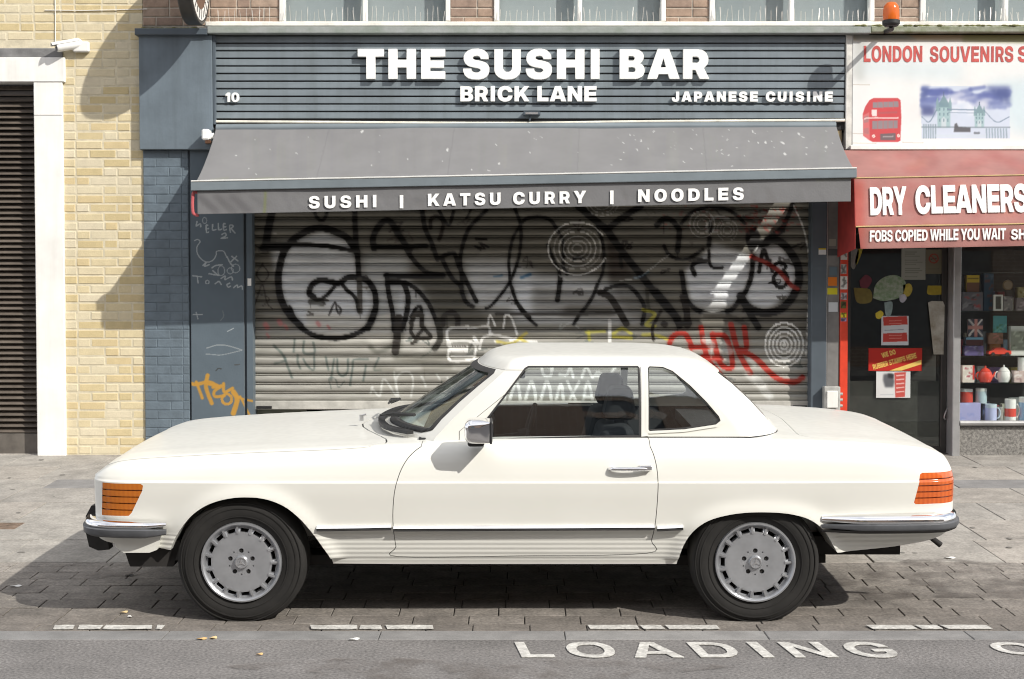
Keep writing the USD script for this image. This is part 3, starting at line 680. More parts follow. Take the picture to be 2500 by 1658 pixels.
for q in range(30):
    x = rng.uniform(480, 2080); ab.stroke([(x, 440), (x + rng.uniform(20, 90), 440 - rng.uniform(0, 6))], rng.uniform(4, 10), (120, 124, 96), .35, 2)
for q in range(60):
    x = rng.uniform(480, 2080); ab.stroke([(x, rng.uniform(310, 360)), (x + rng.uniform(-4, 4), rng.uniform(380, 440))], rng.uniform(6, 26), rng.choice([(112, 111, 112), (128, 127, 125), (116, 116, 112)]), .22, 5)
for x0, x1 in ((800, 770), (1105, 1090), (1410, 1408), (1712, 1728)): ab.stroke([(x0 + 4, 312), (x1, 445)], 2.5, (98, 97, 98), .35, .4); ab.stroke([(x1, 470), (x1 - 2, 525)], 2.5, (96, 95, 96), .3, .4)
for q in range(50):
    x = rng.uniform(500, 2060); ab.stroke([(x, rng.uniform(455, 500)), (x + rng.uniform(10, 40), rng.uniform(490, 525))], rng.uniform(4, 14), rng.choice([(104, 103, 104), (134, 132, 133), (108, 106, 104)]), .3, 3)
ab.stroke([(648, 470), (645, 520)], 7, (120, 126, 80), .6, 1.2)
for q in range(14):
    x = rng.uniform(480, 640); ab.stroke([(x, 480), (x + 40, 515)], 10, (96, 94, 95), .35, 4)
def fabric(P00, P01, P10, P11, nu, nv, sag=0., rip=0., th=.0025):
    u, v = np.meshgrid(np.linspace(0, 1, nu), np.linspace(0, 1, nv)); u, v = u.ravel()[:, None], v.ravel()[:, None]
    p = (P00 * (1 - u) + P01 * u) * (1 - v) + (P10 * (1 - u) + P11 * u) * v
    n = np.cross(P01 - P00, P10 - P00); n /= np.linalg.norm(n)
    if n[1] > 0: n = -n
    w = meshkit.fbm(np.hstack([p[:, :1] * 1.3, p[:, 1:]* 3]), 3, 3)[:, None] - .5
    p = p - n * sag * np.sin(np.pi * v) + n * rip * w
    i = (np.arange(nv - 1)[:, None] * nu + np.arange(nu - 1)).ravel(); k = nu * nv
    f = np.stack([i, i + nu, i + nu + 1, i + 1], 1)
    px, py = to_print(p[:, 0], p[:, 1], p[:, 2])
    V = np.vstack([p, p - n * th]); Fq = np.vstack([f, f[:, ::-1] + k])
    edge = [(a, a + 1) for a in range(nu - 1)] + [(a + 1 + (nv - 1) * nu, a + (nv - 1) * nu) for a in range(nu - 1)] + [((r + 1) * nu, r * nu) for r in range(nv - 1)] + [(r * nu + nu - 1, (r + 1) * nu + nu - 1) for r in range(nv - 1)]
    Fq = np.vstack([Fq, [(a, b, b + k, a + k) for a, b in edge]])
    return (V, Fq), px, py
(m, px, py) = fabric(wl0, wr0, fl, fr_, 640, 60, .035, .022)
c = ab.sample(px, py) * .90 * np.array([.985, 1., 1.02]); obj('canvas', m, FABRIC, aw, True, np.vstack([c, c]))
tl = (fr_ - fl) / np.linalg.norm(fr_ - fl)
b0, b1 = fl - tl * .03, fr_ + tl * .012
bh = abs(fz(441, YA, 443) - fz(421, YA, 443))
def tilted(p0, p1, y0, y1, h0, h1, ch=.004):
    """a rail between two ends: section y0..y1, heights h0..h1 relative to the line"""
    P = []
    for p, s in ((p0, 1), (p1, -1)):
        for y, sy in ((y0, 1), (y1, -1)):
            for z, sz in ((h0, 1), (h1, -1)):
                P += [(p[0] + s * ch, y, p[2] + z), (p[0], y + sy * ch, p[2] + z), (p[0], y, p[2] + z + sz * ch)] if False else [(p[0], y + sy * ch, p[2] + z), (p[0], y, p[2] + z + sz * ch)]
    return m3.Manifold.hull_points(np.array(P))
obj('front_bar', tilted(b0, b1, YA - .035, YA + .045, -bh, 0.), BAR, aw)
TOPB = M('bar_top_edge', (.62, .62, .60), .4, .08, 5.)
obj('bar_edge', tilted(b0, b1, YA - .038, YA + .02, .0015, .014, .003), TOPB, aw)
v0, v1 = b0 + tl * .045 + [0, -.012, -bh], b1 - tl * .04 + [0, -.012, -bh]
vh = abs(fz(495, YA, 443) - fz(441, YA, 443))
(m, px, py) = fabric(v0, v1, v0 - [0, 0, vh], v1 - [0, 0, vh], 640, 26, 0., .022)
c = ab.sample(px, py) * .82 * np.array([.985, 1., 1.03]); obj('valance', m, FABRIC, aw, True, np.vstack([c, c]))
def val_text(text, px0, px1, ytop, ybot, track=.28, wght=900):
    yv = YA - .019
    x0, z0 = dat(px0, ybot, yv); x1, _ = dat(px1, ybot, yv); _, z1 = dat(px0, ytop, yv)
    write(aw, text, (x0, yv, z0), tuple(tl * [1, 0, 1]), (0, 0, 1), (x1 - x0), z1 - z0, .0015, WHITE_SIGN, wght, track)
def val_bar(a, b_, y0, y1):
    x0, z0 = dat(a, y1, YA - .019); x1, z1 = dat(b_, y0, YA - .019); obj('letter', B(x0, x1, YA - .0205, YA - .019, z0, z1), WHITE_SIGN, aw)
val_text('SUSHI', 713, 869, 453, 481.5); val_bar(923, 931, 450.5, 481)
val_text('KATSU CURRY', 988, 1353, 447.5, 476); val_bar(1408.5, 1416.5, 440, 471.5); val_text('NOODLES', 1473, 1717, 437.5, 466.5)
TANW = M('old_plaster', (.33, .27, .16), .9, .25, 8.)
obj('roller_tube', tube([wl0 + [0, .02, .0], wr0 + [0, .02, .0]], .035, 14), BAR, aw, smooth=40)
for X_ in (fl[0] + .35, -.2, 1.2, fr_[0] - .35): obj('arm', tube([(X_, YF - .03, fz(330)), (X_ + .12, (YA + YF) / 2, 2.52), (X_, YA + .03, fl[2] + (X_ - fl[0]) * tl[2] - .03)], .016, 8), BAR, aw, smooth=40)
obj('wall_strip', B(fx(505), fx(1940), YF - .012, YF + .15, fz(330), fz(287)), TANW, sb)
REDTAPE = M('faded_red_paint', (.45, .09, .10), .7, .1)
x, z = dat(450, 470, YA + .02)
obj('red_tag_mark', tube(curve([(x + .03, YA + .012, z + .085), (x - .01, YA + .012, z + .08), (x - .015, YA + .012, z - .06), (x + .01, YA + .012, z - .09), (x + .03, YA + .012, z - .09)], 5), .013, 8), REDTAPE, aw)
x, z = dat(480, 313, YF - .16)
k = thing('sensor_lamp', 'small white sensor lamp at the left end of the grey awning', 'light fitting', (x, YF - .08, z))
obj('housing', RB(x - .045, x + .02, YF - .20, YF - .10, z - .04, z + .05, .012), CCTV, k); obj('bracket', RB(x + .02, x + .045, YF - .13, YF - .05, z - .02, z + .025, .005), CCTV, k); obj('visor', RB(x - .02, x + .03, YF - .19, YF - .12, z - .07, z - .042, .005), M('brown_lamp_glass', (.10, .05, .03), .3), k)

# ================================================================ ROLLER SHUTTER with graffiti
YS = YF + .10
SHUT = Mpaint('shutter_steel', .45, .08, .20, 4., stretch=(1, 1, 14), bump=.1, spec=.5)
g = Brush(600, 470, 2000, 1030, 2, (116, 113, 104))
A_, B_, C_, D_, E_, T2, T1 = (600, 500, 5.2275), (900, 500, 5.2275), (1250, 500, 5.2275), (1600, 480, 4.9), (600, 750, 3.9417), (1250, 480, 2.751), (580, 480, 2.751)
for q in range(260):     # streaks and grime
    x, y = rng.uniform(600, 2000), rng.uniform(480, 1010)
    g.stroke([(x, y), (x + rng.uniform(60, 300), y + rng.uniform(-2, 2))], rng.uniform(3, 18), rng.choice([(92, 89, 80), (140, 138, 130), (104, 100, 92), (150, 149, 142), (84, 80, 72)]), .30, 3)
g.poly([(600, 795), (2000, 830), (2000, 1030), (600, 1030)], (176, 175, 168), .75, 14)  # paler lower part: sunlight below the awning put into the paint colour
SIL = (232, 236, 240); K = (15, 13, 12)
g.poly([(330, 600), (520, 480), (1000, 330), (1350, 480), (1480, 950), (1640, 1250), (1480, 1600), (1150, 1700), (700, 1600), (450, 1200)], SIL, .85, 6, A_)
g.poly([(1480, 620), (2091, 620), (2091, 1560), (1700, 1560), (1500, 1100)], (214, 218, 220), .7, 10, A_)
g.poly([(430, 1000), (700, 1050), (900, 1560), (320, 1560)], SIL, .6, 6, B_)
g.poly([(1200, 700), (1800, 700), (2091, 900), (2091, 1400), (1300, 1300)], SIL, .7, 10, B_)
g.poly([(50, 850), (1100, 950), (1650, 1050), (1700, 1500), (0, 1500)], SIL, .75, 10, C_)
g.poly([(350, 900), (700, 560), (1150, 700), (1130, 1000), (1000, 1250), (700, 1420), (420, 1300)], SIL, .9, 5, D_)
g.poly([(1200, 560), (1500, 580), (1700, 850), (1650, 1150), (1300, 1380), (1050, 1250), (1150, 900)], SIL, .9, 5, D_)
g.poly([(600, 0), (1180, 120), (1420, 40), (1400, 330), (1250, 380), (1150, 300), (900, 380), (560, 250)], (200, 198, 190), .8, 5, E_)
g.poly([(1540, 130), (1830, 100), (1850, 330), (1700, 420), (1510, 400)], (205, 203, 196), .85, 4, E_)
g.poly([(560, 900), (1000, 900), (1200, 1050), (1250, 1300), (1500, 1400), (1400, 1540), (900, 1500), (800, 1250)], (88, 86, 78), .75, 8, B_)
g.poly([(1220, 400), (1450, 720), (1560, 950), (1250, 980), (1220, 700)], (52, 42, 36), .8, 5, C_)
g.poly([(700, 1290), (1300, 1290), (1300, 1420), (600, 1420)], (60, 56, 48), .6, 6, C_)
g.poly([(1260, 950), (1700, 800), (1760, 1250), (1900, 1480), (1500, 1440), (1300, 1150)], (80, 78, 72), .55, 8, C_)
g.poly([(1300, 700), (2000, 760), (2000, 800), (1300, 760)], (96, 92, 84), .4, 6)
def K_(pts, w, z, col=K, a=.96, blur=.5):
    if w > 30: g.stroke(pts, w * 1.55, col, .12, 3., z)                # overspray
    g.stroke(pts, w * rng.uniform(.94, 1.06), col, a * rng.uniform(.93, 1.), blur, z)
    if w > 44 and rng.random() < .6:                                # a run of paint
        x, y = pts[rng.randrange(len(pts))]; g.stroke([(x, y), (x + rng.uniform(-6, 6), y + rng.uniform(60, 170))], 12, col, a * .75, .5, z)
def scrawl(cx_, cy_, s, n, w, col, a=.85):
    pts = [(cx_ + rng.uniform(-s, s), cy_ + rng.uniform(-s * .7, s * .7)) for _ in range(n)]; g.stroke(pts, w, col, a, .4)
for q in range(34): scrawl(rng.uniform(620, 1960), rng.uniform(505, 790), rng.uniform(10, 34), rng.randint(4, 8), rng.uniform(2.2, 5), rng.choice([(40, 36, 32), (30, 26, 24), (62, 58, 52), (190, 192, 190), (84, 78, 70)]), rng.uniform(.5, .9))
for q in range(16): scrawl(rng.uniform(640, 1960), rng.uniform(800, 960), rng.uniform(10, 30), rng.randint(4, 7), rng.uniform(2, 4), rng.choice([(96, 104, 100), (120, 116, 108), (206, 208, 204), (80, 86, 84)]), rng.uniform(.4, .75))
K_([(335, 60), (330, 110), (290, 300), (250, 540)], 95, A_); K_([(220, 560), (400, 555), (540, 520)], 85, A_); K_([(280, 490), (700, 505), (1050, 530), (1420, 600)], 58, A_)
K_([(1420, 600), (1300, 430), (1180, 360), (1000, 300), (850, 310), (700, 380), (570, 480), (480, 620), (430, 800), (415, 950), (430, 1130), (480, 1280), (580, 1430), (700, 1550)], 92, A_)
K_([(420, 10), (480, 130), (560, 220), (700, 285), (900, 300), (1080, 250), (1180, 170), (1230, 50)], 52, E_)
K_([(870, 1180), (810, 1130), (850, 1020), (950, 960), (1080, 980), (1190, 1000), (1300, 930), (1420, 930), (1550, 970), (1640, 1100), (1660, 1250), (1640, 1400), (1560, 1580)], 72, A_)
K_([(850, 1150), (880, 1200), (940, 1210), (1040, 1150), (1190, 1000), (1290, 1090), (1400, 1190), (1440, 1350)], 48, A_); K_([(830, 1240), (980, 1260)], 70, A_, (80, 78, 72), .7)
K_([(1390, 60), (1400, 400), (1430, 700), (1440, 950)], 68, A_); K_([(1450, 950), (1455, 1150), (1460, 1370)], 66, A_, (70, 66, 60), .8)
K_([(1640, 560), (1620, 450), (1660, 330), (1750, 220), (1850, 220), (1950, 380), (2090, 580)], 74, A_); K_([(1640, 535), (1900, 540), (2300, 525)], 62, A_)
K_([(870, 60), (900, 150), (960, 200), (1010, 170), (1050, 60)], 42, A_)
K_([(210, 760), (290, 880), (220, 985), (140, 890), (215, 750)], 16, A_, (50, 46, 40)); K_([(100, 1330), (160, 1150), (215, 1020), (270, 1250), (340, 1330)], 16, A_, (50, 46, 40)); K_([(150, 1130), (300, 1200), (220, 1290)], 14, A_, (50, 46, 40))
K_([(290, 230), (400, 400), (500, 600), (620, 760), (760, 870), (950, 895)], 62, B_); K_([(220, 905), (600, 910), (950, 905)], 64, B_)
K_([(232, 900), (260, 1150), (310, 1400), (320, 1600)], 60, B_); K_([(290, 985), (430, 1000), (490, 1120), (500, 1250), (470, 1450), (410, 1600)], 72, B_); K_([(460, 990), (600, 1070), (720, 1200), (800, 1330), (880, 1540)], 52, B_)
K_([(540, 1430), (600, 1330), (660, 1300), (680, 1400), (680, 1550)], 40, B_); K_([(550, 1410), (690, 1410)], 40, B_)
K_([(680, 60), (720, 300), (800, 480), (870, 680)], 60, B_); K_([(790, 290), (800, 180), (880, 150), (950, 220), (930, 350), (900, 440)], 48, B_, (34, 28, 24)); K_([(900, 80), (1020, 260), (1085, 80)], 38, B_); K_([(1300, 70), (1250, 170)], 30, B_)
K_([(880, 700), (990, 640), (1090, 620), (1150, 780), (1220, 920), (1300, 1080), (1375, 1230)], 56, B_); K_([(950, 720), (1060, 930), (1170, 1030), (1200, 1150), (1250, 1250), (1330, 1300)], 52, B_)
K_([(1500, 70), (1380, 190), (1280, 300), (1210, 480), (1170, 680), (1180, 880), (1190, 1050)], 48, B_)
K_([(1500, 1320), (1560, 1290), (1660, 1180), (1780, 1020), (1850, 880), (1920, 650), (1945, 400), (1930, 220), (1870, 60)], 42, B_)
K_([(1940, 260), (1850, 400), (1800, 600), (1790, 800), (1820, 1050), (1900, 1250), (2060, 1440)], 38, B_); K_([(930, 1460), (1000, 1400), (1100, 1400), (1150, 1560)], 46, B_, (50, 46, 40)); K_([(1370, 430), (1500, 440)], 30, B_)
K_([(120, 230), (200, 170), (350, 155), (480, 190), (560, 290), (640, 430), (660, 560), (650, 760), (700, 880)], 44, C_); K_([(460, 520), (520, 680), (590, 830), (625, 980)], 40, C_); K_([(615, 930), (600, 1080), (580, 1215)], 56, C_)
K_([(0, 1050), (60, 1250), (160, 1400), (310, 1540)], 36, C_); K_([(1080, 290), (1150, 450), (1175, 650), (1160, 850), (1110, 980)], 40, C_); K_([(1090, 1020), (1040, 1150), (960, 1280), (850, 1420), (790, 1520)], 44, C_)
K_([(850, 20), (1100, 230), (1210, 320), (1350, 520), (1500, 720), (1650, 900), (1800, 1100), (1950, 1280), (2110, 1450)], 92, C_); K_([(1640, 20), (1400, 170), (1230, 300)], 84, C_)
K_([(1190, 1080), (1350, 1030), (1500, 1050), (1620, 1170), (1690, 1320), (1660, 1520)], 50, C_); K_([(1130, 1120), (1250, 1180), (1350, 1330), (1460, 1520)], 84, C_, (40, 36, 32)); K_([(-200, 1390), (700, 1390), (1400, 1385)], 40, C_, (44, 40, 34)); K_([(1380, 650), (1400, 800)], 40, C_); K_([(780, 700), (850, 670), (910, 700)], 44, C_); K_([(1720, 1080), (1740, 1300), (1800, 1400)], 44, C_, (60, 58, 50))
K_([(20, 340), (100, 270), (200, 290), (270, 370)], 66, D_); K_([(285, 400), (280, 500), (265, 650)], 62, D_); K_([(310, 320), (420, 200), (560, 140), (700, 120), (850, 150), (980, 230), (1070, 320)], 42, D_)
K_([(105, 590), (150, 680), (250, 740), (350, 750), (450, 710), (570, 630)], 40, D_); K_([(660, 330), (655, 420)], 42, D_); K_([(645, 500), (640, 580)], 50, D_); K_([(640, 640), (645, 780), (690, 850), (800, 850)], 36, D_); K_([(470, 930), (440, 850), (480, 790), (610, 765)], 56, D_)
g.poly([(1090, 420), (1200, 360), (1260, 480), (1220, 600), (1150, 680), (1110, 620), (1080, 520)], K, .95, 1, D_)
K_([(1640, 90), (1580, 250), (1500, 400), (1350, 540)], 56, D_); K_([(1510, 400), (1400, 480), (1330, 550)], 90, D_)
K_([(1270, 560), (1400, 520), (1520, 560), (1640, 700), (1710, 850), (1715, 1000), (1680, 1130), (1580, 1280), (1450, 1370), (1300, 1395), (1150, 1350), (1060, 1270), (1020, 1190)], 94, D_)
K_([(1170, 720), (1160, 850), (1140, 980), (1090, 1120), (1020, 1220), (900, 1360), (700, 1410), (520, 1370), (400, 1270), (350, 1150), (330, 1000), (310, 900)], 56, D_)
K_([(1060, 1250), (1130, 1400), (1230, 1560)], 80, D_); K_([(1240, 900), (1290, 640), (1340, 740), (1400, 890)], 48, D_); K_([(1180, 755), (1370, 765)], 40, D_)
g.ring((1490, 840), 68, 50, 38, K, .95, D_); g.ring((1500, 990), 82, 100, 46, K, .95, D_)
K_([(1150, 720), (1300, 780), (1450, 870), (1550, 970), (1620, 1060), (1700, 1105)], 56, D_, (158, 44, 34), .85)
K_([(0, 1130), (120, 1270), (220, 1400), (290, 1540)], 84, D_); K_([(330, 1200), (370, 1350), (385, 1540)], 84, D_, (34, 28, 24)); K_([(600, 1420), (900, 1440), (1100, 1540)], 60, D_, (70, 66, 60), .8)
WC = (212, 214, 210); W2 = (240, 240, 236)
for q in range(34):
    t = q / 33; p = curve([(1660, 120), (1760, 350), (1820, 600), (1845, 900), (1830, 1300), (1800, 1900)], 12); i = int(t * (len(p) - 2)); K_([p[i], p[i + 1]], 20, D_, W2, .85, .3)
for rx, ry, a in ((375, 335, .7), (300, 270, .35), (235, 225, .6), (175, 160, .5), (120, 105, .45), (65, 52, .45)): g.ring((835, 560), rx, ry, 17, W2, min(1, a * 1.3), C_, 20 if rx > 300 else 0, 330 if rx > 300 else 360)
for rx in (205, 160, 110): g.ring((1150, -30), rx, rx * .85, 12, WC, .6, C_)
K_([(1380, 970), (1550, 945), (1690, 880), (1870, 740), (2000, 640)], 16, C_, WC, .7, .3); K_([(600, 900), (690, 950)], 18, C_, WC, .8)
for rx, ry in ((150, 160), (100, 110), (55, 60)): g.ring((560, 330), rx, ry, 12, W2, .5, D_); g.ring((860, 400), rx * .8, ry * .8, 11, W2, .45, D_)
for q in range(90): 
    x, y = rng.uniform(980, 1750), rng.uniform(110, 430); K_([(x, y), (x + rng.uniform(0, 40), y + rng.uniform(-8, 20))], rng.uniform(8, 26), D_, (150, 48, 40), rng.uniform(.2, .7))
for q in range(40):
    x, y = rng.uniform(0, 900), rng.uniform(100, 420); K_([(x, y), (x + rng.uniform(0, 30), y)], rng.uniform(6, 18), D_, (150, 48, 40), rng.uniform(.2, .5))
for x, y, s in ((190, 170, 46), (320, 135, 44), (205, 262, 24), (690, 150, 36), (790, 180, 24), (380, 180, 30)): K_([(x, y), (x + 16, y + 26)], s, E_, (205, 112, 112), .6, 1.2)
GD = (84, 96, 92)
for p in ([(270, 370), (350, 450), (400, 560), (445, 680)], [(280, 545), (380, 515), (370, 475)], [(500, 460), (500, 530), (525, 590)], [(555, 500), (590, 560), (655, 600), (660, 450)], [(770, 480), (780, 540), (795, 600)], [(820, 700), (850, 500)], [(880, 500), (885, 620), (930, 660), (980, 620), (985, 500)], [(1005, 750), (1030, 580), (1045, 505), (1175, 500)], [(1155, 560), (1130, 710)], [(1280, 490), (1235, 600), (1300, 600)], [(470, 310), (460, 430)], [(560, 330), (560, 440), (660, 440), (650, 340)]): K_(p, 20, E_, GD, .75, .8)
K_([(1200, 390), (1260, 430), (1340, 410), (1420, 360)], 40, E_, (104, 104, 96), .8, 2); K_([(1450, 480), (1700, 500), (1960, 470)], 70, E_, (120, 118, 108), .7, 4); K_([(1240, 590), (1420, 600)], 40, E_, (120, 118, 108), .7, 3); K_([(1720, 590), (1960, 580)], 50, E_, (120, 118, 108), .6, 3)
K_([(1590, 150), (1640, 60), (1690, 70), (1695, 180)], 44, E_, (60, 56, 50)); K_([(1600, 170), (1590, 240), (1640, 320), (1600, 350)], 34, E_, (60, 56, 50)); K_([(1720, 200), (1650, 290), (1780, 290), (1710, 200)], 36, E_, (60, 56, 50)); K_([(1900, 170), (1910, 80), (1990, 50), (2040, 100), (2040, 170)], 50, E_, (50, 46, 42)); K_([(1470, 100), (1460, 250), (1440, 430)], 70, E_, (52, 48, 44)); K_([(1850, 130), (1870, 300), (1820, 400)], 60, E_, (60, 58, 52))
W2 = (240, 240, 236)
for p, w in (([(1950, 370), (1950, 215), (2140, 190)], 26), ([(2140, 205), (2330, 190), (2350, 250)], 22), ([(1965, 330), (2150, 330), (2210, 380), (2200, 490)], 26), ([(1965, 350), (1970, 515), (2240, 500)], 26), ([(2200, 295), (2230, 350)], 40), ([(2250, 400), (2280, 300), (2365, 270)], 26), ([(2330, 180), (2352, 80), (2400, 180)], 20), ([(2480, 200), (2500, 80), (2560, 110), (2610, 260)], 22), ([(1980, 470), (2200, 470)], 18), ([(2350, 260), (2550, 300), (2700, 330), (2800, 340)], 30), ([(2400, 330), (2500, 350), (2600, 300)], 24)): K_(p, w, E_, W2, .95, .4)
g.poly([(1970, 360), (2140, 360), (2140, 430), (1970, 430)], W2, .95, .4, E_)
for q in range(6): K_([(1990 + q * 24, 376), (1992 + q * 24, 378)], 9, E_, (60, 50, 44))
K_([(1980, 436), (2100, 436)], 8, E_, (80, 60, 50))
for p in ([(1440, 1000), (1700, 930)], [(2420, 330), (2560, 350), (2700, 250)], [(2640, 300), (2720, 360)]): K_(p, 30, E_, (196, 178, 60), .7, 1)
for p in ([(500, 910), (620, 905)], [(515, 905), (520, 960)], [(680, 920), (740, 885), (800, 920)], [(680, 940), (800, 950)], [(880, 760), (960, 790), (900, 860), (960, 870)], [(880, 930), (960, 930), (1050, 960)]): K_(p, 22, T2, (200, 192, 72), .75, .8)
K_([(950, 960), (945, 880), (1000, 770)], 22, T2, (40, 34, 30)); K_([(1020, 855), (1026, 858)], 40, T2, (40, 34, 30)); K_([(1130, 855), (1190, 850)], 40, T2, (30, 26, 22))
K_([(655, 830), (655, 990)], 22, T2, W2, .9)
RD = (170, 46, 34)
for p in ([(1060, 985), (1080, 940), (1120, 918), (1165, 925), (1190, 970), (1205, 1015)], [(1270, 880), (1290, 1000), (1320, 1100), (1395, 1190)], [(1205, 1015), (1330, 1010)], [(1345, 925), (1400, 1120), (1480, 1140), (1440, 950), (1350, 925)], [(1470, 860), (1520, 1040), (1600, 1185)], [(1560, 880), (1575, 1000), (1560, 1040)], [(1540, 1030), (1640, 1090), (1730, 1180), (1800, 1230), (1900, 1245), (1950, 1215)], [(1280, 1080), (1400, 1090)]): K_(p, 36, T2, RD, .95, .5)
for rx, ry in ((128, 146), (101, 116), (76, 87), (50, 58), (25, 30), (8, 10)): g.ring((1828, 995), rx, ry, 12, W2, .97, T2)
for x, y, w in ((1580, 1190, 40), (1640, 1230, 60), (1690, 1300, 50), (1300, 960, 50), (1420, 1000, 50), (1590, 1090, 30)): K_([(x, y), (x + 40, y + 40)], w, T2, (210, 212, 208), .6, 1.5)
m_ = [(-110, 1425)]                                             # white loops seen through the car windows
for q in range(4): x = -100 + q * 104; m_ += [(x, 1300), (x + 22, 1240), (x + 44, 1300), (x + 58, 1420), (x + 74, 1400)]
K_(m_ + [(330, 1260), (350, 1420)], 20, T2, W2, .95, .3)
for p in ([(370, 1240), (410, 1330), (450, 1420)], [(450, 1245), (400, 1340), (370, 1415)], [(470, 1420), (510, 1245), (550, 1420)], [(485, 1350), (540, 1350)], [(-200, 1420), (-170, 1250), (-130, 1400)], [(200, 1160), (215, 1200), (260, 1200), (270, 1150)], [(320, 1195), (370, 1195), (390, 1150), (410, 1210)], [(470, 1210), (500, 1150), (540, 1210), (580, 1180), (640, 1215), (690, 1150)], [(560, 1200), (690, 1200)], [(610, 1250), (690, 1210)]): K_(p, 19, T2, W2, .95, .3)
for p in ([(1210, 780), (1290, 850), (1330, 690), (1450, 850), (1430, 630)], [(1470, 860), (1450, 700), (1500, 630), (1580, 630), (1610, 720), (1590, 860)], [(1690, 670), (1710, 700), (1730, 760)], [(1840, 650), (1865, 690)], [(1940, 680), (1960, 730)], [(1220, 770), (1200, 830)], [(1370, 900), (1395, 980), (1400, 1000)]): K_(p, 20, E_, WC, .7, .6)
K_([(1560, 930), (1640, 920), (1740, 860)], 24, C_, (70, 110, 140), .5, 1); K_([(1600, 915), (1700, 900)], 24, B_, (70, 120, 160), .7, 1); K_([(1950, 930), (2060, 890)], 36, B_, (70, 120, 160), .8, 1)
sx0, sx1 = fx(584, 700, YS), fx(1874, 700, YS)
rs = thing('roller_shutter', 'steel roller shutter covered in black silver and red graffiti', 'roller shutter', ((sx0 + sx1) / 2, YS, zg(YF)))
PITCHS = .0783
prof = [(0., -.010), (.03, .001), (.10, .008), (.24, .0145), (.42, .0165), (.60, .0135), (.73, .005), (.78, -.003), (.80, -.013), (.845, -.013), (.86, .004), (.90, .0075), (.95, .0055), (.98, -.010), (1.0, -.012)]
zbot = fz(945, YS, 640); ztop = fz(420, YS)
nx = 600; X = np.linspace(sx0, sx1, nx); zz_ = ztop
bar_h = fz(925, YS, 640) - zbot
while zz_ > zbot + bar_h + .005:
    rows = [(zz_ - t * PITCHS, YS - o) for t, o in prof]
    rows = [(max(z, zbot + bar_h), y) for z, y in rows]
    V = np.array([(x, y, z) for z, y in rows for x in X]); wob = .0025 * (meshkit.noise(np.stack([V[:, 0] * 1.7, np.full(len(V), zz_ * 13), V[:, 2] * 0], 1), 5) - .5)
    i = (np.arange(len(rows) - 1)[:, None] * nx + np.arange(nx - 1)).ravel(); f = np.stack([i, i + nx, i + nx + 1, i + 1], 1)
    px, py = to_print(V[:, 0], V[:, 1], V[:, 2]); V[:, 2] += wob; V[:, 1] += wob * 1.2
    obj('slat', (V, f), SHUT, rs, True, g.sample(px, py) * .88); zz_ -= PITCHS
BARM = M('shutter_bar', (.52, .51, .47), .5, .15, 6., metal=.2, bump=.2)
obj('bottom_bar', front_block(sx0, sx1, YS - .022, YS + .02, zbot, zbot + bar_h, .005), BARM, rs)
obj('lock_plate', front_block(sx0 + .03, sx0 + .16, YS - .03, YS - .0225, zbot + .006, zbot + .03, .003), BLACK, rs)
obj('lock_plate', front_block(sx1 - .16, sx1 - .04, YS - .03, YS - .0225, zbot + .01, zbot + .035, .003), BLACK, rs)
obj('guide_rail', front_block(sx0 - .02, sx0 - .001, YS - .03, YS + .04, z0f, ztop, .003), BLUE_D, rs); obj('guide_rail', front_block(sx1 + .001, sx1 + .02, YS - .03, YS + .04, z0f, ztop, .003), BLUE_D, rs)

# ================================================================ ROUND PROJECTING SIGN and BEACON
rx, ry, rz, rr = -2.585, 11.60, 4.150, .375
k = thing('projecting_sign', 'round black projecting sign with white ringed face above the blue panel', 'shop sign', (rx, YF, rz))
RIM = M('sign_rim', (.035, .033, .03), .45, .2, 8.)
obj('drum', revolve([(0, -.06), (rr, -.06), (rr + .008, -.05), (rr + .008, .05), (rr, .06), (rr - .02, .06), (rr - .02, .05), (0, .05)], 64, 'x', (rx, ry, rz)), RIM, k, smooth=30)
SFACE = M('sign_face_white', (.72, .71, .68), .4, .06, 5.); SBRN = M('sign_face_brown', (.13, .075, .05), .5, .1, 5.)
def disc(r0, r1, x): return revolve([(r0, x - .004), (r1, x - .004), (r1, x), (r0, x), (r0, x - .004)], 64, 'x', (rx, ry, rz))
obj('face_ring', disc(.262, rr - .028, .058), SFACE, k); obj('face_centre', revolve([(0, .05), (.260, .05), (.260, .056), (0, .056)], 64, 'x', (rx, ry, rz)), SBRN, k)
ls, lw, l0 = letters('EAST LONDON NIGHTS', 700, .1) if False else ([], 1, 0)
for q in range(26):
    t = q * 2 * np.pi / 26; c_ = np.array([rx + .0585, ry + .302 * math.cos(t), rz + .302 * math.sin(t)]); o = np.array([0, math.cos(t), math.sin(t)]); s = np.array([0, -math.sin(t), math.cos(t)])
    L_ = .045 if q % 3 else .03
    obj('rim_stroke', tube([c_ - o * L_ + s * .008 * (q % 2), c_ + o * L_ * .8], .005, 5), RIM, k)
obj('bracket', join(tube([(rx, ry + rr - .02, rz), (rx, YF, rz)], .02, 8), B(rx - .05, rx + .05, YF - .015, YF - .0025, rz - .12, rz + .12)), RIM, k)
ybc = 11.58
bx, bz = dat(2057, 47, ybc)
k = thing('beacon_lamp', 'orange dome alarm beacon on a bracket above the souvenir sign', 'beacon', (bx, YF, bz))
AMB = usdkit.material(stage, L + 'amber_plastic', {'p': ('principled_bsdf', {'base_color': (.75, .16, .02), 'roughness': .15, 'transmission_weight': .35, 'ior': 1.45})}, [], surface='p.BSDF')
obj('dome', revolve([(0, .0), (.064, .0), (.066, .02), (.065, .08), (.058, .115), (.038, .14), (.0, .150)], 28, 'z', (bx, ybc, bz)), AMB, k, smooth=40)
obj('reflector', revolve([(0, .01), (.018, .01), (.022, .05), (.012, .09), (0, .095)], 16, 'z', (bx, ybc, bz)), CHROME, k, smooth=40)
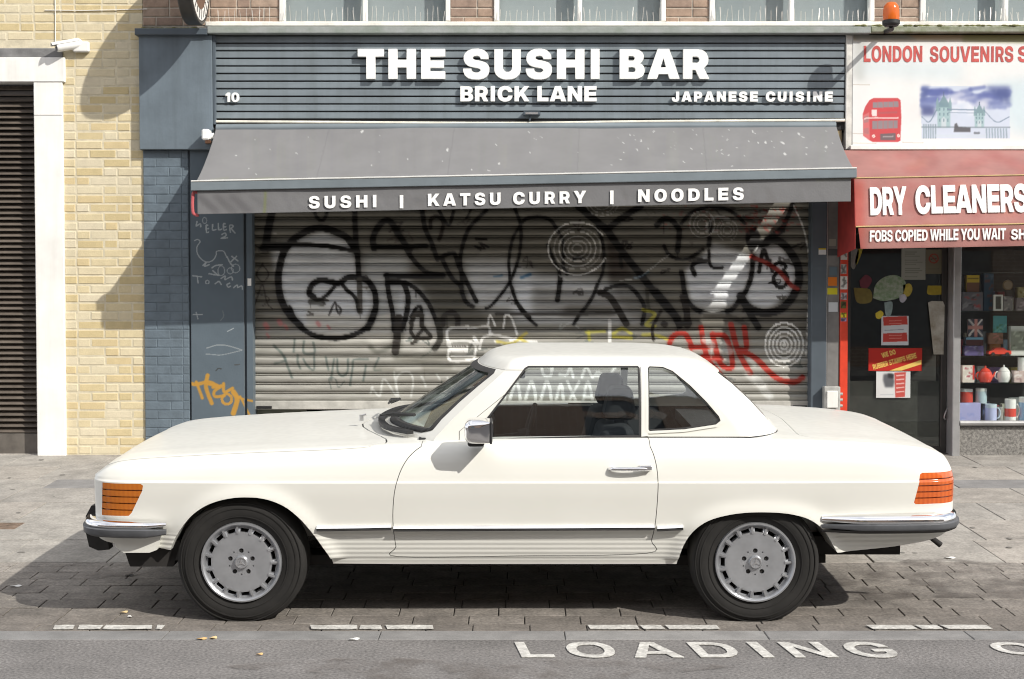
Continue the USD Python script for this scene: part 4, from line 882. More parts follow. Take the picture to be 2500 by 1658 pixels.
obj('base', revolve([(0, -.05), (.05, -.05), (.07, -.03), (.07, -.002), (0, -.002)], 24, 'z', (bx, ybc, bz)), BLACK, k, smooth=40)
obj('arm', tube([(bx, ybc, bz - .045), (bx + .02, ybc + .05, bz - .06), (bx + .05, YF - .0, bz - .02)], .02, 8), BLACK, k, smooth=40)

# ================================================================ RIGHT SHOP
rb = thing('souvenir_shop_building', 'souvenir shop front with dark door, stickered posts and display window', 'building', (fx(2150), YF, zg(YF)))
XR = 6.2
PLASTER = M('white_plaster', (.66, .65, .61), .7, .15, 8., bump=.3)
obj('party_wall', front_block(fx(1953, 200, YF - .05), fx(1968, 200, YF - .05), YF - .05, YF + .1, fz(345, YF - .05), fz(81, YF - .05), .004), PLASTER, rb)
obj('party_wall', front_block(fx(1957), fx(1968), YF - .02, YF + .1, fz(560), fz(346), .003), TANW, rb)
b = Brush(2060, 75, 2900, 360, 2, (236, 237, 236))
b.poly([(2070, 80), (2900, 80), (2900, 102), (2070, 98)], (120, 96, 58), .8, 4); b.poly([(2070, 78), (2200, 78), (2240, 96), (2090, 96)], (110, 120, 120), .7, 3); b.poly([(2350, 78), (2520, 78), (2520, 104), (2350, 100)], (110, 112, 60), .7, 4)
b.poly([(2085, 90), (2120, 90), (2110, 200), (2080, 190)], (176, 178, 172), .5, 8); b.poly([(2095, 150), (2350, 150), (2350, 200), (2100, 180)], (206, 222, 228), .6, 14); b.poly([(2400, 200), (2600, 180), (2600, 330), (2470, 330)], (198, 222, 232), .6, 14)
rd = (204, 84, 88); z = (2000, 0, 2.45); WN = (150, 138, 142)
b.poly([(300, 600), (325, 588), (470, 588), (486, 600), (490, 690), (486, 842), (472, 850), (318, 850), (300, 838), (264, 812), (262, 680), (275, 640)], rd, 1, .5, z)
b.poly([(264, 690), (298, 672), (302, 842), (264, 812)], (216, 122, 124), .9, .6, z)
b.poly([(322, 612), (472, 606), (474, 640), (322, 646)], WN, 1, .4, z); b.poly([(318, 724), (468, 720), (468, 768), (318, 774)], WN, 1, .4, z)
for q in range(4): b.stroke([(350 + q * 31, 604), (350 + q * 31, 648)], 4, (190, 110, 112), .9, .2, z); b.stroke([(350 + q * 31, 718), (350 + q * 31, 774)], 4, (190, 110, 112), .9, .2, z)
b.poly([(268, 700), (294, 690), (296, 730), (268, 736)], (176, 128, 130), .9, .4, z); b.poly([(268, 770), (294, 764), (296, 800), (268, 796)], (186, 124, 126), .9, .4, z)
b.stroke([(272, 712), (300, 706), (470, 706)], 9, (238, 208, 206), .95, .3, z); b.poly([(316, 658), (344, 657), (344, 694), (316, 694)], (240, 222, 220), 1, .3, z); b.stroke([(360, 676), (460, 672)], 14, (180, 96, 100), .8, .4, z)
b.poly([(366, 800), (456, 796), (456, 838), (366, 840)], (120, 104, 108), 1, .5, z); b.stroke([(384, 818), (440, 816)], 8, (176, 166, 168), .9, .4, z)
for c_ in ((325, 815), (474, 812)): b.ring(c_, 6, 6, 8, (240, 224, 216), .9, z)
b.poly([(612, 515), (1140, 518), (1140, 828), (612, 830)], (208, 218, 234), 1, .3, z)
for q in range(80):                                              # a cloudy blue sky behind the bridge
    x, y = rng.uniform(620, 1130), rng.uniform(532, 640); t = max(0, 1 - abs(y - 525) / 110); side_ = abs(x - 830) / 300
    if rng.random() < .45 + .55 * side_: b.stroke([(max(618, x - 40), y), (min(1134, x + rng.uniform(10, 50)), y + rng.uniform(-14, 14))], rng.uniform(18, 36), (int(84 + 50 * (1 - t)), int(96 + 50 * (1 - t)), int(160 + 30 * (1 - t))),   .6, 2, z)
b.poly([(990, 518), (1140, 518), (1140, 625), (1080, 600)], (82, 94, 146), .8, 5, z); b.poly([(612, 515), (660, 515), (640, 590), (612, 600)], (86, 98, 150), .8, 4, z); b.poly([(612, 635), (690, 640), (690, 690), (612, 692)], (84, 92, 140), .85, 4, z)
for q in range(24):
    x, y = rng.uniform(660, 1000), rng.uniform(560, 680); b.stroke([(x, y), (x + 30, y - 4)], rng.uniform(14, 30), (236, 238, 244), .6, 4, z)
for tx, s in ((745, 1.0), (958, .72)):                            # two stone towers with turrets
    tw = lambda dx, dy: (tx + dx * s, 765 + dy * s)
    b.poly([tw(-38, 0), tw(-38, -125), tw(38, -125), tw(38, 0)], (168, 196, 200), .95, .8, z); b.poly([tw(-14, 0), tw(-14, -52), tw(0, -66), tw(14, -52), tw(14, 0)], (206, 218, 224), .95, .8, z)
    b.poly([tw(-44, -122), tw(0, -196), tw(44, -122)], (124, 152, 160), .9, .8, z)
    for dx in (-38, 38): b.poly([tw(dx - 9, -100), tw(dx - 8, -150), tw(dx, -182), tw(dx + 8, -150), tw(dx + 9, -100)], (140, 168, 174), .9, .5, z)
    b.stroke([tw(0, -190), tw(0, -215)], 5, (90, 110, 130), .9, .3, z)
    for dy in (-40, -75, -105):
        for dx in (-24, 0, 24): b.stroke([tw(dx, dy), tw(dx, dy - 12)], 6, (110, 134, 146), .8, .4, z)
for y_, w in ((655, 9), (672, 5)): b.stroke([(775, y_), (935, y_ + 3)], w, (128, 146, 166), .9, .6, z)
for x0, x1 in ((700, 615), (985, 1135)):                         # the hanging chains and the decks
    b.stroke([(x0, 660), ((x0 + x1) / 2, 730), (x1, 700)], 6, (120, 140, 160), .8, .6, z)
b.stroke([(615, 760), (1138, 762)], 8, (132, 146, 156), .85, .8, z)
for x in range(625, 700, 14): b.stroke([(x, 745), (x, 826)], 7, (130, 150, 160), .75, .6, z)
for x in range(1000, 1136, 17): b.stroke([(x, 772), (x + 2, 824)], 8, (140, 160, 172), .75, .6, z)
b.poly([(805, 790), (810, 742), (822, 736), (832, 760), (905, 764), (905, 790)], (92, 92, 96), .9, .8, z); b.stroke([(930, 796), (955, 796)], 12, (110, 116, 122), .8, .6, z); b.stroke([(700, 812), (990, 814)], 12, (206, 218, 226), .8, 2, z)
for x0, x1, y in ((190, 300, 797), (170, 340, 855), (500, 620, 852), (180, 300, 505)): b.stroke([(x0, y), (x1, y + 3)], 5, (170, 150, 130), .6, .5, z)
yb = YF - .055
m, c = painted_sheet(fx(1969, 200, yb), XR, fz(336, yb), fz(81, yb), yb, .005, b, .04, .84)
k = thing('souvenir_sign', 'white printed sign board with red bus and the words LONDON SOUVENIRS', 'shop sign', (fx(2150), YF, fz(200)))
obj('board', m, Mpaint('sign_print', .4, 0., .04, 5.), k, True, c)
obj('bottom_frame', front_block(fx(1962, 340, yb), XR, yb - .025, yb + .03, fz(346, yb), fz(336.5, yb), .004), WHITE, k)
RED_T = M('red_print', (.50, .085, .075), .5, .12, 12.)
def on_board(text, px0, px1, py0, py1, track=0, wght=800, mat=RED_T, par=k, yy=yb, d=.0025):
    x0, z0 = dat(px0, py1, yy); x1, _ = dat(px1, py1, yy); _, z1 = dat(px0, py0, yy); write(par, text, (x0, yy - .0005, z0), (1, 0, 0), (0, 0, 1), x1 - x0, z1 - z0, d, mat, wght, track)
on_board('LONDON', 1994, 2129, 106, 143, .04); on_board('SOUVENIRS', 2147, 2339, 107, 143, .04); on_board('S', 2350, 2374, 107, 143)
# red awning
REDF = Mpaint('red_canvas', .8, 0., .12, 4., bump=.25)
YR = 11.36
ra = thing('red_awning', 'faded red awning lettered DRY CLEANERS in white', 'awning', (fx(2150), YF, fz(350)))
X0 = 2.735; X1 = 6.2; TL = -.0
rbz = lambda py, Y, px=1985: fz(py, Y, px)
rbr = Brush(2070, 350, 3400, 620, 1.5, (184, 131, 125))
for q in range(160):
    x, y = rng.uniform(2070, 2700), rng.uniform(360, 610); rbr.stroke([(x, y), (x + rng.uniform(-30, 60), y + rng.uniform(-4, 14))], rng.uniform(4, 26), rng.choice([(176, 102, 98), (196, 136, 128), (170, 96, 92), (190, 120, 100)]), .3, 5)
rbr.poly([(2070, 440), (2110, 440), (2110, 620), (2070, 620)], (190, 76, 66), .6, 8)
tilt = .018
P = lambda x, Y, py: np.array([x, Y, rbz(py, Y) + (x - X0) * tilt])
wz = fz(347, YF - .07)
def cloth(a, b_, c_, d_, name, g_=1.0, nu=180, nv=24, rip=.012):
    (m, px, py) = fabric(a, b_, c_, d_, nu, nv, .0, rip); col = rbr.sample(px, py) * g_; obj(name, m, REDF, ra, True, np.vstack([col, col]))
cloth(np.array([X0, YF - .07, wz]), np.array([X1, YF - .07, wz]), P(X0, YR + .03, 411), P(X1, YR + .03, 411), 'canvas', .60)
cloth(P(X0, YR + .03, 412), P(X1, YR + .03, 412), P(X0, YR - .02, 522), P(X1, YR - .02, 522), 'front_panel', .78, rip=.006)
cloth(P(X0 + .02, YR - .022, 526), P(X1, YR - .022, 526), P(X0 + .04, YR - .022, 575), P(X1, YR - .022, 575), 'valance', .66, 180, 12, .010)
GOLD = M('gold_piping', (.52, .38, .18), .5, .1)
obj('piping', tube([P(X0, YR - .024, 523.5), P(X1, YR - .024, 523.5)], .006, 6), GOLD, ra); obj('piping', tube([P(X0, YR + .028, 411), P(X1, YR + .028, 411)], .005, 6), GOLD, ra)
sd = Polygon([(YF - .07, wz), (YR + .03, P(X0, YR + .03, 412)[2]), (YR - .02, P(X0, YR, 522)[2]), (YR - .02, P(X0, YR, 575)[2]), (YF - .05, P(X0, YR, 575)[2] - .05)])
REDS = M('red_canvas_side', (.36, .03, .025), .8, .15, 5.)
obj('side_flap', extrude(sd, .004, lambda v: np.stack([X0 - .005 + v[:, 2], v[:, 0], v[:, 1]], 1)), REDS, ra)
def red_text(text, px0, px1, y0, y1, yy, track=0., wght=800, slope=tilt, dep=.002):
    x0, z0 = dat(px0, y1, yy); x1, _ = dat(px1, y1, yy); _, z1 = dat(px0, y0, yy); write(ra, text, (x0, yy, z0), (1, 0, slope), (0, 0, 1), x1 - x0, z1 - z0, dep, WHITE_SIGN, wght, track)
yfp = YR - .026
def lean_text(text, px0, px1, y0, y1, wght=800):
    Yb, Yt = YR - .0165, YR + .0125
    x0, z0 = dat(px0, y1, Yb); x1, _ = dat(px1, y1, Yb); _, z1 = dat(px0, y0, Yt)
    h = math.hypot(z1 - z0, Yt - Yb); ez = np.array([0, (Yt - Yb) / h, (z1 - z0) / h])
    write(ra, text, (x0, Yb, z0), (1, 0, tilt), ez, x1 - x0, h, .002, WHITE_SIGN, wght, .0, bold=.02)
lean_text('DRY', 2010, 2093, 433, 496); lean_text('CLEANERS', 2115, 2372, 430, 492.5)
red_text('FOBS COPIED WHILE YOU WAIT', 2008, 2322, 532, 558, YR - .028, -.02); red_text('SHOES', 2334, 2420, 529, 553, YR - .028, -.02)
# posts
GPOST = M('grey_post', (.17, .165, .16), .7, .15, 6.); REDP = M('red_post', (.62, .045, .015), .45, .12, 6., coat=.3)
yg = YF - .03
obj('post', front_block(fx(1909.5, 700, yg), fx(1938, 700, yg), yg, YF + .2, z0f, fz(350), .004), GPOST, rb, label='grey post with stickers')
obj('post_edge', B(fx(1909, 700, yg) - .006, fx(1909.5, 700, yg) - .001, yg - .004, YF, z0f, fz(400)), STEEL, rb)
obj('post', front_block(fx(1939, 700, yg), fx(1957, 700, yg), yg - .012, YF + .2, z0f, fz(350), .004), REDP, rb, label='bright red post with stickers')
def board(name, px0, px1, py0, py1, Y, draw, base, label=None, cat=None, res=.005, parent=None, g_=.9, th=.003, ss=3):
    br = Brush(px0 * DSC - 2, py0 * DSC - 2, px1 * DSC + 2, py1 * DSC + 2, ss, base)
    draw(br)
    x0, z1 = dat(px0, py0, Y); x1, z0 = dat(px1, py1, Y)
    m, c = painted_sheet(x0, x1, z0, z1, Y, res, br, th, g_)
    return obj(name, m, PRINT, parent, True, c, **({'label': label, 'category': cat} if label else {}))
nop = lambda b: None
st = [(1912, 1934, 575, 590, (70, 72, 74), 'dark grey'), (1915, 1933, 616, 636, (96, 112, 122), 'pale blue grey'), (1912, 1932, 640, 660, (216, 120, 30), 'orange'), (1910, 1933, 665, 680, (206, 196, 40), 'yellow'), (1913, 1934, 698, 720, (200, 204, 208), 'white square'), (1914, 1930, 552, 568, (150, 150, 140), 'small whitish')]
for a, b_, c_, d_, col, nm in st: board('sticker', a, b_, c_, d_, yg - .0035, nop, col, f'{nm} sticker on the grey post beside the shutter', 'sticker')
st = [(1941, 1956, 560, 600, (206, 204, 200), 'torn white'), (1941, 1954, 610, 632, (180, 176, 174), 'greyish white'), (1940, 1956, 638, 668, (214, 212, 208), 'largest white'), (1941, 1955, 676, 692, (186, 176, 180), 'striped pale'), (1941, 1953, 696, 712, (96, 92, 40), 'olive'), (1941, 1954, 722, 733, (226, 206, 50), 'bright yellow'), (1941, 1954, 734, 742, (170, 150, 190), 'lilac')]
for a, b_, c_, d_, col, nm in st:
    def dr(b, col=col, a=a, c_=c_, b_=b_, d_=d_):
        for q in range(5): b.stroke([(rng.uniform(a, b_) * DSC, rng.uniform(c_, d_) * DSC), (rng.uniform(a, b_) * DSC, rng.uniform(c_, d_) * DSC)], 4, tuple(int(v * .45) for v in col), .6)
    board('sticker', a, b_, c_, d_, yg - .0155, dr, col, f'{nm} sticker on the bright red post', 'sticker')
board('sticker', 1890, 1907, 573, 588, yl - .0135, lambda b: b.poly([(1885 * DSC, 570 * DSC), (1910 * DSC, 570 * DSC), (1910 * DSC, 577 * DSC), (1885 * DSC, 577 * DSC)], (196, 176, 50)), (212, 214, 216), 'small white sticker with yellow top on the dark blue post', 'sticker')
mx, mz = dat(1921, 921, yg - .06)
k = thing('meter_box', 'small white wall box with pale cover beside the red post', 'utility box', (mx, yg, mz))
BOXG = M('box_grey', (.42, .42, .40), .5, .15, 12.)
obj('body', RB(mx - .072, mx + .065, yg - .08, yg - .0015, mz - .105, mz + .105, .008), BOXG, k); obj('cover', RB(mx - .052, mx + .040, yg - .092, yg - .081, mz - .075, mz + .07, .006), WHITE, k)
for q in (-.06, -.01, .04): obj('gland', tube([(mx + .064, yg - .04, mz + q), (mx + .092, yg - .04, mz + q)], .012, 8), BOXG, k)
# shop interior shell, door, window
x0, x1, xw = fx(1958), fx(2198), fx(2216)
INT = M('shop_interior', (.045, .042, .038), .9, .2, 3.)
obj('interior', join(B(x0, XR, YF + 2.2, YF + 2.25, z0f, 3.2), B(x0 - .02, XR, YF + .2, YF + 2.2, 2.9, 2.95), B(x0, XR, YF + .05, YF + 2.2, z0f - .05, z0f + .025), B(x0 - .02, x0, YF + .2, YF + 2.2, z0f, 2.9)), INT, rb)
DG = Mglass('door_glass', (.75, .80, .78), 1.5, .0, 1.3)
FRD = M('door_frame', (.035, .032, .030), .5, .15)
yd = YF + .13
d = obj('door', B(x0 + .05, x1 - .05, yd + .002, yd + .010, fz(1035, yd), fz(540, yd)), DG, rb)
for q in ((x0 + .002, x0 + .05, z0f, fz(520)), (x1 - .05, x1 - .002, z0f, fz(520)), (x0 + .052, x1 - .052, z0f + .03, fz(1030, yd))): obj('door_rail', front_block(q[0], q[1], yd - .02, yd + .03, q[2], q[3], .004), FRD, d)
PANELD = M('door_lower_panel', (.05, .048, .042), .35, .2, 5.)
obj('lower_panel', B(x0 + .052, x1 - .052, yd + .014, yd + .03, z0f + .03, fz(880, yd)), PANELD, d)
obj('pull_handle', tube(curve([(fx(2192, 930, yd), yd - .012, fz(930, yd)), (fx(2180, 945, yd), yd - .05, fz(948, yd)), (fx(2176, 960, yd), yd - .05, fz(965, yd)), (fx(2192, 968, yd), yd - .012, fz(968, yd))], 5), .006, 8), STEEL, d, smooth=40)
obj('post', front_block(x1 + .001, xw - .001, YF - .05, YF + .16, z0f, fz(400), .006), ALU, rb, label='silver window post')
obj('sill_rail', tube([(xw, YF - .035, fz(977, YF - .03)), (XR, YF - .035, fz(977, YF - .03))], .024, 14), ALU, rb, smooth=40)
WGL = Mglass('window_glass', (.93, .96, .95), 1.5, .0, 1.0)
obj('display_glass', B(xw + .002, XR, YF + .002, YF + .010, fz(972), fz(420)), WGL, rb)
GRAN = M('granite_riser', (.21, .20, .185), .7, .3, 45., bump=.3, fine=.3)
obj('stall_riser', front_block(xw, XR, YF - .02, YF + .2, z0f, fz(985, YF - .02), .005), GRAN, rb)
obj('display_deck', B(xw, XR, YF + .012, YF + .62, fz(981), fz(977)), FRD, rb)
SHG = Mglass('shelf_glass', (.80, .90, .87), 1.5, .0, 1.2)
WZ = lambda x, y: ((2300 + x / 3.2) / DSC, (590 + y / 3.2) / DSC)
YG = YF + .05
shz = {}
for nm, y in (('a', 238), ('b', 540), ('c', 890), ('d', 1100)):
    z = dat(*WZ(300, y), YG)[1]; shz[nm] = z
    obj('glass_shelf', B(xw + .03, XR, YG - .02, YG + .30, z - .010, z - .002), SHG, rb)
obj('display_back', B(xw + .01, XR, YF + .66, YF + .68, z0f, 2.6), INT, rb)
shz['e'] = fz(977)
# ---------------------------------------------------------------- posters on the door (stuck on the glass)
yp_ = yd - .004
ZQ = lambda x, y: (2000 + x / 2.8, 560 + y / 2.8)
def poster(x0, y0, x1, y1, base, draw, label, cat='poster', Y=yp_):
    a, b_ = ZQ(x0, y0); c_, d_ = ZQ(x1, y1)
    return board(label[1] if isinstance(label, tuple) else 'poster', a / DSC, c_ / DSC, b_ / DSC, d_ / DSC, Y, draw, base, label[0] if isinstance(label, tuple) else label, cat, .0042)
zq = (2000, 560, 2.8)
def d1(b):
    for q in range(13):
        if q % 4 != 3: b.stroke([(590, 155 + q * 14), (590 + rng.uniform(60, 115), 156 + q * 14)], 6, (110, 112, 106), .8, .2, zq)
poster(563, 130, 726, 345, (150, 154, 146), d1, 'white notice with lines of text at the top of the door')
def d2(b): b.ring((783, 200), 30, 30, 8, (150, 50, 44), .9, zq); b.stroke([(762, 180), (804, 220)], 7, (150, 50, 44), .9, .1, zq); b.stroke([(750, 270), (815, 270)], 6, (90, 90, 80), .8, .1, zq); b.stroke([(765, 205), (800, 200)], 6, (60, 56, 50), .8, .1, zq)
poster(730, 138, 840, 305, (112, 108, 90), d2, 'dull no smoking sign with a red circle on the door')
def d3(b):
    b.poly([(438, 600), (600, 592), (605, 650), (440, 660)], (178, 50, 42), .95, .2, zq); b.poly([(438, 712), (598, 706), (604, 765), (436, 772)], (178, 50, 42), .95, .2, zq)
    for y, c in ((625, 220), (645, 220), (725, 220), (745, 200)): b.stroke([(480, y), (560, y - 2)], 5, (226, 170, 160), .8, .2, zq)
    b.stroke([(450, 690), (575, 684)], 6, (110, 116, 126), .7, .2, zq)
poster(425, 592, 610, 792, (196, 200, 204), d3, 'white notice with two red blocks in the middle of the door')
k = thing('stamp_sign', 'red and yellow sign WE DO RUBBER STAMPS HERE on the door', 'sign', (0, yd, 0))
def d4(b): pass
a, b_ = ZQ(338, 812); c_, d_ = ZQ(702, 968)
board('panel', a / DSC, c_ / DSC, b_ / DSC, d_ / DSC, yp_, d4, (176, 34, 22), parent=k)
YEL = M('yellow_print', (.72, .50, .12), .5, .08)
def slant(text, xa, ya, xb, yb_, h, par=k):
    A1 = ZQ(xa, ya); B1 = ZQ(xb, yb_); p = at(A1[0], A1[1], yp_); q = at(B1[0], B1[1], yp_); dx_, dz_ = q[0] - p[0], q[1] - p[1]; w = math.hypot(dx_, dz_)
    write(par, text, (p[0], yp_ - .0005, p[1]), (dx_ / w, 0, dz_ / w), (-dz_ / w, 0, dx_ / w), w, h / 2.8 / 286., .0015, YEL, 800, .02)
slant('WE DO', 432, 880, 525, 852, 34); slant('RUBBER STAMPS HERE', 372, 960, 668, 878, 36)
p = [at(*ZQ(x, y), yp_) for x, y in ((480, 966), (560, 966), (698, 922), (698, 892))]
obj('stripe', wall_plate(Polygon(p), yp_ - .002, .0015), YEL, k)
def d5(b):
    b.poly([(440, 990), (500, 985), (515, 1040), (505, 1080), (450, 1080), (436, 1030)], (70, 72, 78), .85, 2, zq); b.poly([(470, 985), (512, 990), (505, 1020), (470, 1015)], (40, 40, 44), .9, 1.5, zq)
    b.poly([(515, 980), (592, 975), (585, 1145), (520, 1150)], (186, 64, 56), .9, .5, zq)
    for q in range(5): b.stroke([(530, 1000 + q * 28), (578, 996 + q * 28)], 8, (226, 200, 196), .85, .3, zq)
    b.stroke([(420, 1130), (505, 1128)], 7, (170, 176, 180), .7, .4, zq)
poster(390, 972, 622, 1152, (206, 208, 208), d5, 'white poster with a dark photograph and red column low on the door')
# white tag with worn print, tapered
pt = [at(*ZQ(x, y), yd - .025) for x, y in ((745, 500), (770, 490), (845, 492), (858, 520), (850, 855), (782, 855))]
obj('hanging_tag', wall_plate(Polygon(pt), yd - .025, .004), M('worn_white', (.52, .51, .46), .6, .1, 6., col2=(.20, .17, .12)), label='long tapering worn white tag hanging on the right of the door', category='tag')
def blob(name, pts, mat, label, cat='sticker', yy=yp_):
    obj(name, wall_plate(Polygon([at(*ZQ(x, y), yy) for x, y in curve(pts + [pts[0]], 4)]).buffer(0), yy - .001, .003), mat, label=label, category=cat)
MC = lambda n, c: M(n, c, .5, .12, 25.)
blob('sticker', [(368, 470), (385, 380), (450, 325), (530, 315), (590, 360), (575, 430), (540, 470), (440, 490)], M('sticker_pale_green', (.33, .37, .32), .5, .1, 30., col2=(.12, .22, .10)), 'large round pale green sticker at the middle of the door top')
blob('sticker', [(572, 380), (620, 372), (637, 410), (615, 455), (580, 450)], MC('sticker_mustard', (.42, .34, .05)), 'round mustard yellow sticker overlapping the pale green one')
blob('sticker', [(548, 455), (580, 443), (598, 470), (575, 500), (552, 490)], MC('sticker_lilac', (.40, .40, .46)), 'small lilac round sticker under the mustard yellow one', yy=yp_ - .003)
blob('sticker', [(445, 500), (500, 498), (490, 585), (455, 585)], MC('sticker_teal', (.20, .27, .27)), 'narrow grey teal sticker above the red and white notice')
blob('sticker', [(385, 575), (420, 555), (440, 580), (415, 612), (390, 605)], MC('sticker_yellow', (.55, .44, .03)), 'small yellow duck shaped sticker left of the red notice')
blob('sticker', [(742, 385), (855, 390), (852, 440), (745, 445)], MC('sticker_ochre', (.36, .28, .02)), 'ochre yellow label above the long worn tag')
blob('sticker', [(275, 350), (320, 310), (360, 345), (330, 400), (285, 395)], MC('sticker_maroon', (.13, .02, .04)), 'dark maroon sticker near the red post on the door')
blob('sticker', [(235, 400), (345, 410), (355, 495), (260, 500)], MC('sticker_olive', (.15, .12, .02)), 'dark olive triangular sticker at the left of the door')
blob('sticker', [(195, 140), (270, 140), (245, 265), (215, 250)], MC('sticker_grey', (.22, .23, .22)), 'grey slanted sheet at the top left corner of the door')
blob('sticker', [(265, 135), (297, 135), (258, 240), (245, 215)], MC('sticker_strip', (.34, .30, .03)), 'narrow yellow strip slanting at the top left of the door')

# ---------------------------------------------------------------- goods in the display window
def wx(x, y, Y=YG): return dat(*WZ(x, y), Y)
def good_box(x0, y0, x1, y1, base, draw, label, cat='box', Y=YG, dep=.08, on=None):
    X0_, Z1 = wx(x0, y0, Y); X1_, Z0 = wx(x1, y1, Y)
    if on is not None: Z0 = on
    br = Brush(*(2300 + x0 / 3.2 - 2, 590 + y0 / 3.2 - 2, 2300 + x1 / 3.2 + 2, 590 + y1 / 3.2 + 2), 3, base); draw(br)
    nx, nz = 16, 16; Xg, Zg = np.meshgrid(np.linspace(X0_, X1_, nx), np.linspace(Z0, Z1, nz)); Xg, Zg = Xg.ravel(), Zg.ravel()
    px, py = to_print(Xg, np.full_like(Xg, Y), Zg); c = br.sample(px, py)
    i = (np.arange(nz - 1)[:, None] * nx + np.arange(nx - 1)).ravel(); f = np.stack([i, i + 1, i + nx + 1, i + nx], 1)
    bx, bf = B(X0_, X1_, Y + 1e-4, Y + dep, Z0, Z1)
    V = np.vstack([np.stack([Xg, np.full_like(Xg, Y), Zg], 1), bx]); Fq = np.vstack([f[:, [0, 1, 2]], f[:, [0, 2, 3]], bf + nx * nz])
    obj('souvenir_box' if cat == 'box' else cat.replace(' ', '_'), (V, Fq), PRINT, None, True, np.vstack([c, np.repeat(c.mean(0)[None], 8, 0)]) * 1.0, label=label, category=cat)
wz_ = (2300, 590, 3.2)
def speck(cols, n, x0, y0, x1, y1, w=14):
    def dr(b):
        for q in range(n): 
            x, y = rng.uniform(x0, x1), rng.uniform(y0, y1); b.stroke([(x, y), (x + rng.uniform(-30, 30), y + rng.uniform(-20, 20))], w, rng.choice(cols), .8, .3, wz_)
    return dr
zb_, zc2, zd_, ze_ = shz['b'], shz['c'], shz['d'], shz['e']
good_box(158, 395, 318, 538, (96, 92, 96), speck([(130, 126, 130), (60, 56, 60), (150, 60, 60)], 16, 160, 400, 315, 535), 'dark patterned box on the top shelf of the display window', on=zb_)
good_box(195, 262, 290, 393, (120, 80, 56), lambda b: (b.poly([(190, 255), (300, 255), (300, 320), (190, 320)], (206, 176, 40), 1, .3, wz_), b.stroke([(205, 290), (280, 290)], 10, (90, 70, 20), .8, .2, wz_)), 'brown box with yellow top band standing on the patterned box', Y=YG + .02)
good_box(330, 250, 400, 538, (62, 84, 104), speck([(90, 110, 130), (120, 70, 60)], 10, 330, 260, 400, 530), 'tall dull blue box on the top shelf', Y=YG + .09, on=zb_)
good_box(402, 415, 475, 538, (206, 206, 198), lambda b: b.poly([(418, 430), (460, 430), (460, 525), (418, 525)], (52, 56, 50), 1, .4, wz_), 'white picture frame on the top shelf', 'picture frame', dep=.02, on=zb_)
good_box(482, 425, 550, 538, (112, 110, 108), speck([(150, 146, 140), (70, 66, 70)], 8, 482, 425, 550, 538), 'small grey box beside the white picture frame', on=zb_)
good_box(585, 440, 700, 538, (120, 112, 112), speck([(160, 150, 150), (80, 72, 76)], 12, 585, 440, 690, 538), 'mottled grey box at the right end of the top shelf', on=zb_)
good_box(598, 355, 690, 438, (150, 144, 104), speck([(200, 190, 150), (110, 96, 40)], 8, 598, 360, 690, 436), 'cream box standing on the mottled grey box', Y=YG + .02)
good_box(178, 815, 324, 888, (88, 78, 122), speck([(70, 66, 90), (130, 126, 150)], 8, 178, 815, 324, 888), 'purple flat box on the second shelf', on=zc2)
good_box(188, 748, 322, 812, (70, 34, 32), lambda b: b.poly([(180, 740), (330, 740), (330, 766), (180, 766)], (108, 150, 172), 1, .2, wz_), 'dark red box with a blue stripe on top of the purple box')
def flag(b):
    for p in ([(210, 610), (312, 735)], [(312, 610), (210, 735)]): b.stroke(p, 16, (196, 190, 184), 1, .2, wz_)
    b.stroke([(262, 600), (262, 745)], 24, (176, 120, 110), 1, .2, wz_); b.stroke([(200, 672), (322, 672)], 24, (176, 120, 110), 1, .2, wz_)
good_box(203, 605, 318, 745, (60, 58, 70), flag, 'souvenir plaque with a union flag on the second shelf', 'souvenir', Y=YG + .02, dep=.03)
good_box(400, 580, 505, 712, (70, 140, 142), speck([(110, 170, 160), (60, 110, 80)], 10, 400, 640, 505, 712), 'teal picture card on the second shelf', 'card', Y=YG + .06, dep=.01)
good_box(365, 714, 475, 800, (128, 96, 76), speck([(170, 110, 100), (90, 70, 50)], 8, 365, 714, 475, 800), 'brown souvenir box behind the red toy car', Y=YG + .05)
good_box(538, 660, 650, 888, (128, 134, 120), lambda b: (b.poly([(530, 655), (660, 655), (660, 690), (530, 690)], (200, 204, 196), 1, .3, wz_), b.poly([(530, 850), (660, 850), (660, 890), (530, 890)], (210, 210, 204), 1, .3, wz_), speck([(170, 180, 160), (90, 96, 80)], 10, 545, 700, 640, 840)(b)), 'tall white display stand on the second shelf', 'display stand', on=zc2)
good_box(162, 968, 252, 1098, (206, 196, 186), lambda b: (b.poly([(240, 968), (256, 968), (256, 1080), (240, 1080)], (196, 50, 40), 1, .2, wz_), speck([(170, 80, 90), (230, 220, 214)], 10, 170, 980, 232, 1070)(b)), 'cream box with a red edge on the third shelf', on=zd_)
good_box(565, 1010, 660, 1098, (196, 176, 170), speck([(150, 120, 120), (220, 210, 206)], 10, 565, 1010, 660, 1098), 'pale printed box under the white mug on the third shelf', on=zd_)
good_box(136, 1262, 300, 1398, (156, 156, 198), speck([(170, 176, 214), (140, 146, 196)], 8, 136, 1262, 300, 1398), 'lilac blue flat box on the window deck', on=ze_)
CER = {n: M('ceramic_' + n, c, .15, .04, 8., coat=.5) for n, c in (('white', (.78, .78, .75)), ('red', (.68, .07, .045)), ('lightblue', (.52, .62, .68)), ('blue', (.28, .46, .66)), ('lilac', (.44, .48, .70)), ('clear', (.30, .30, .28)))}
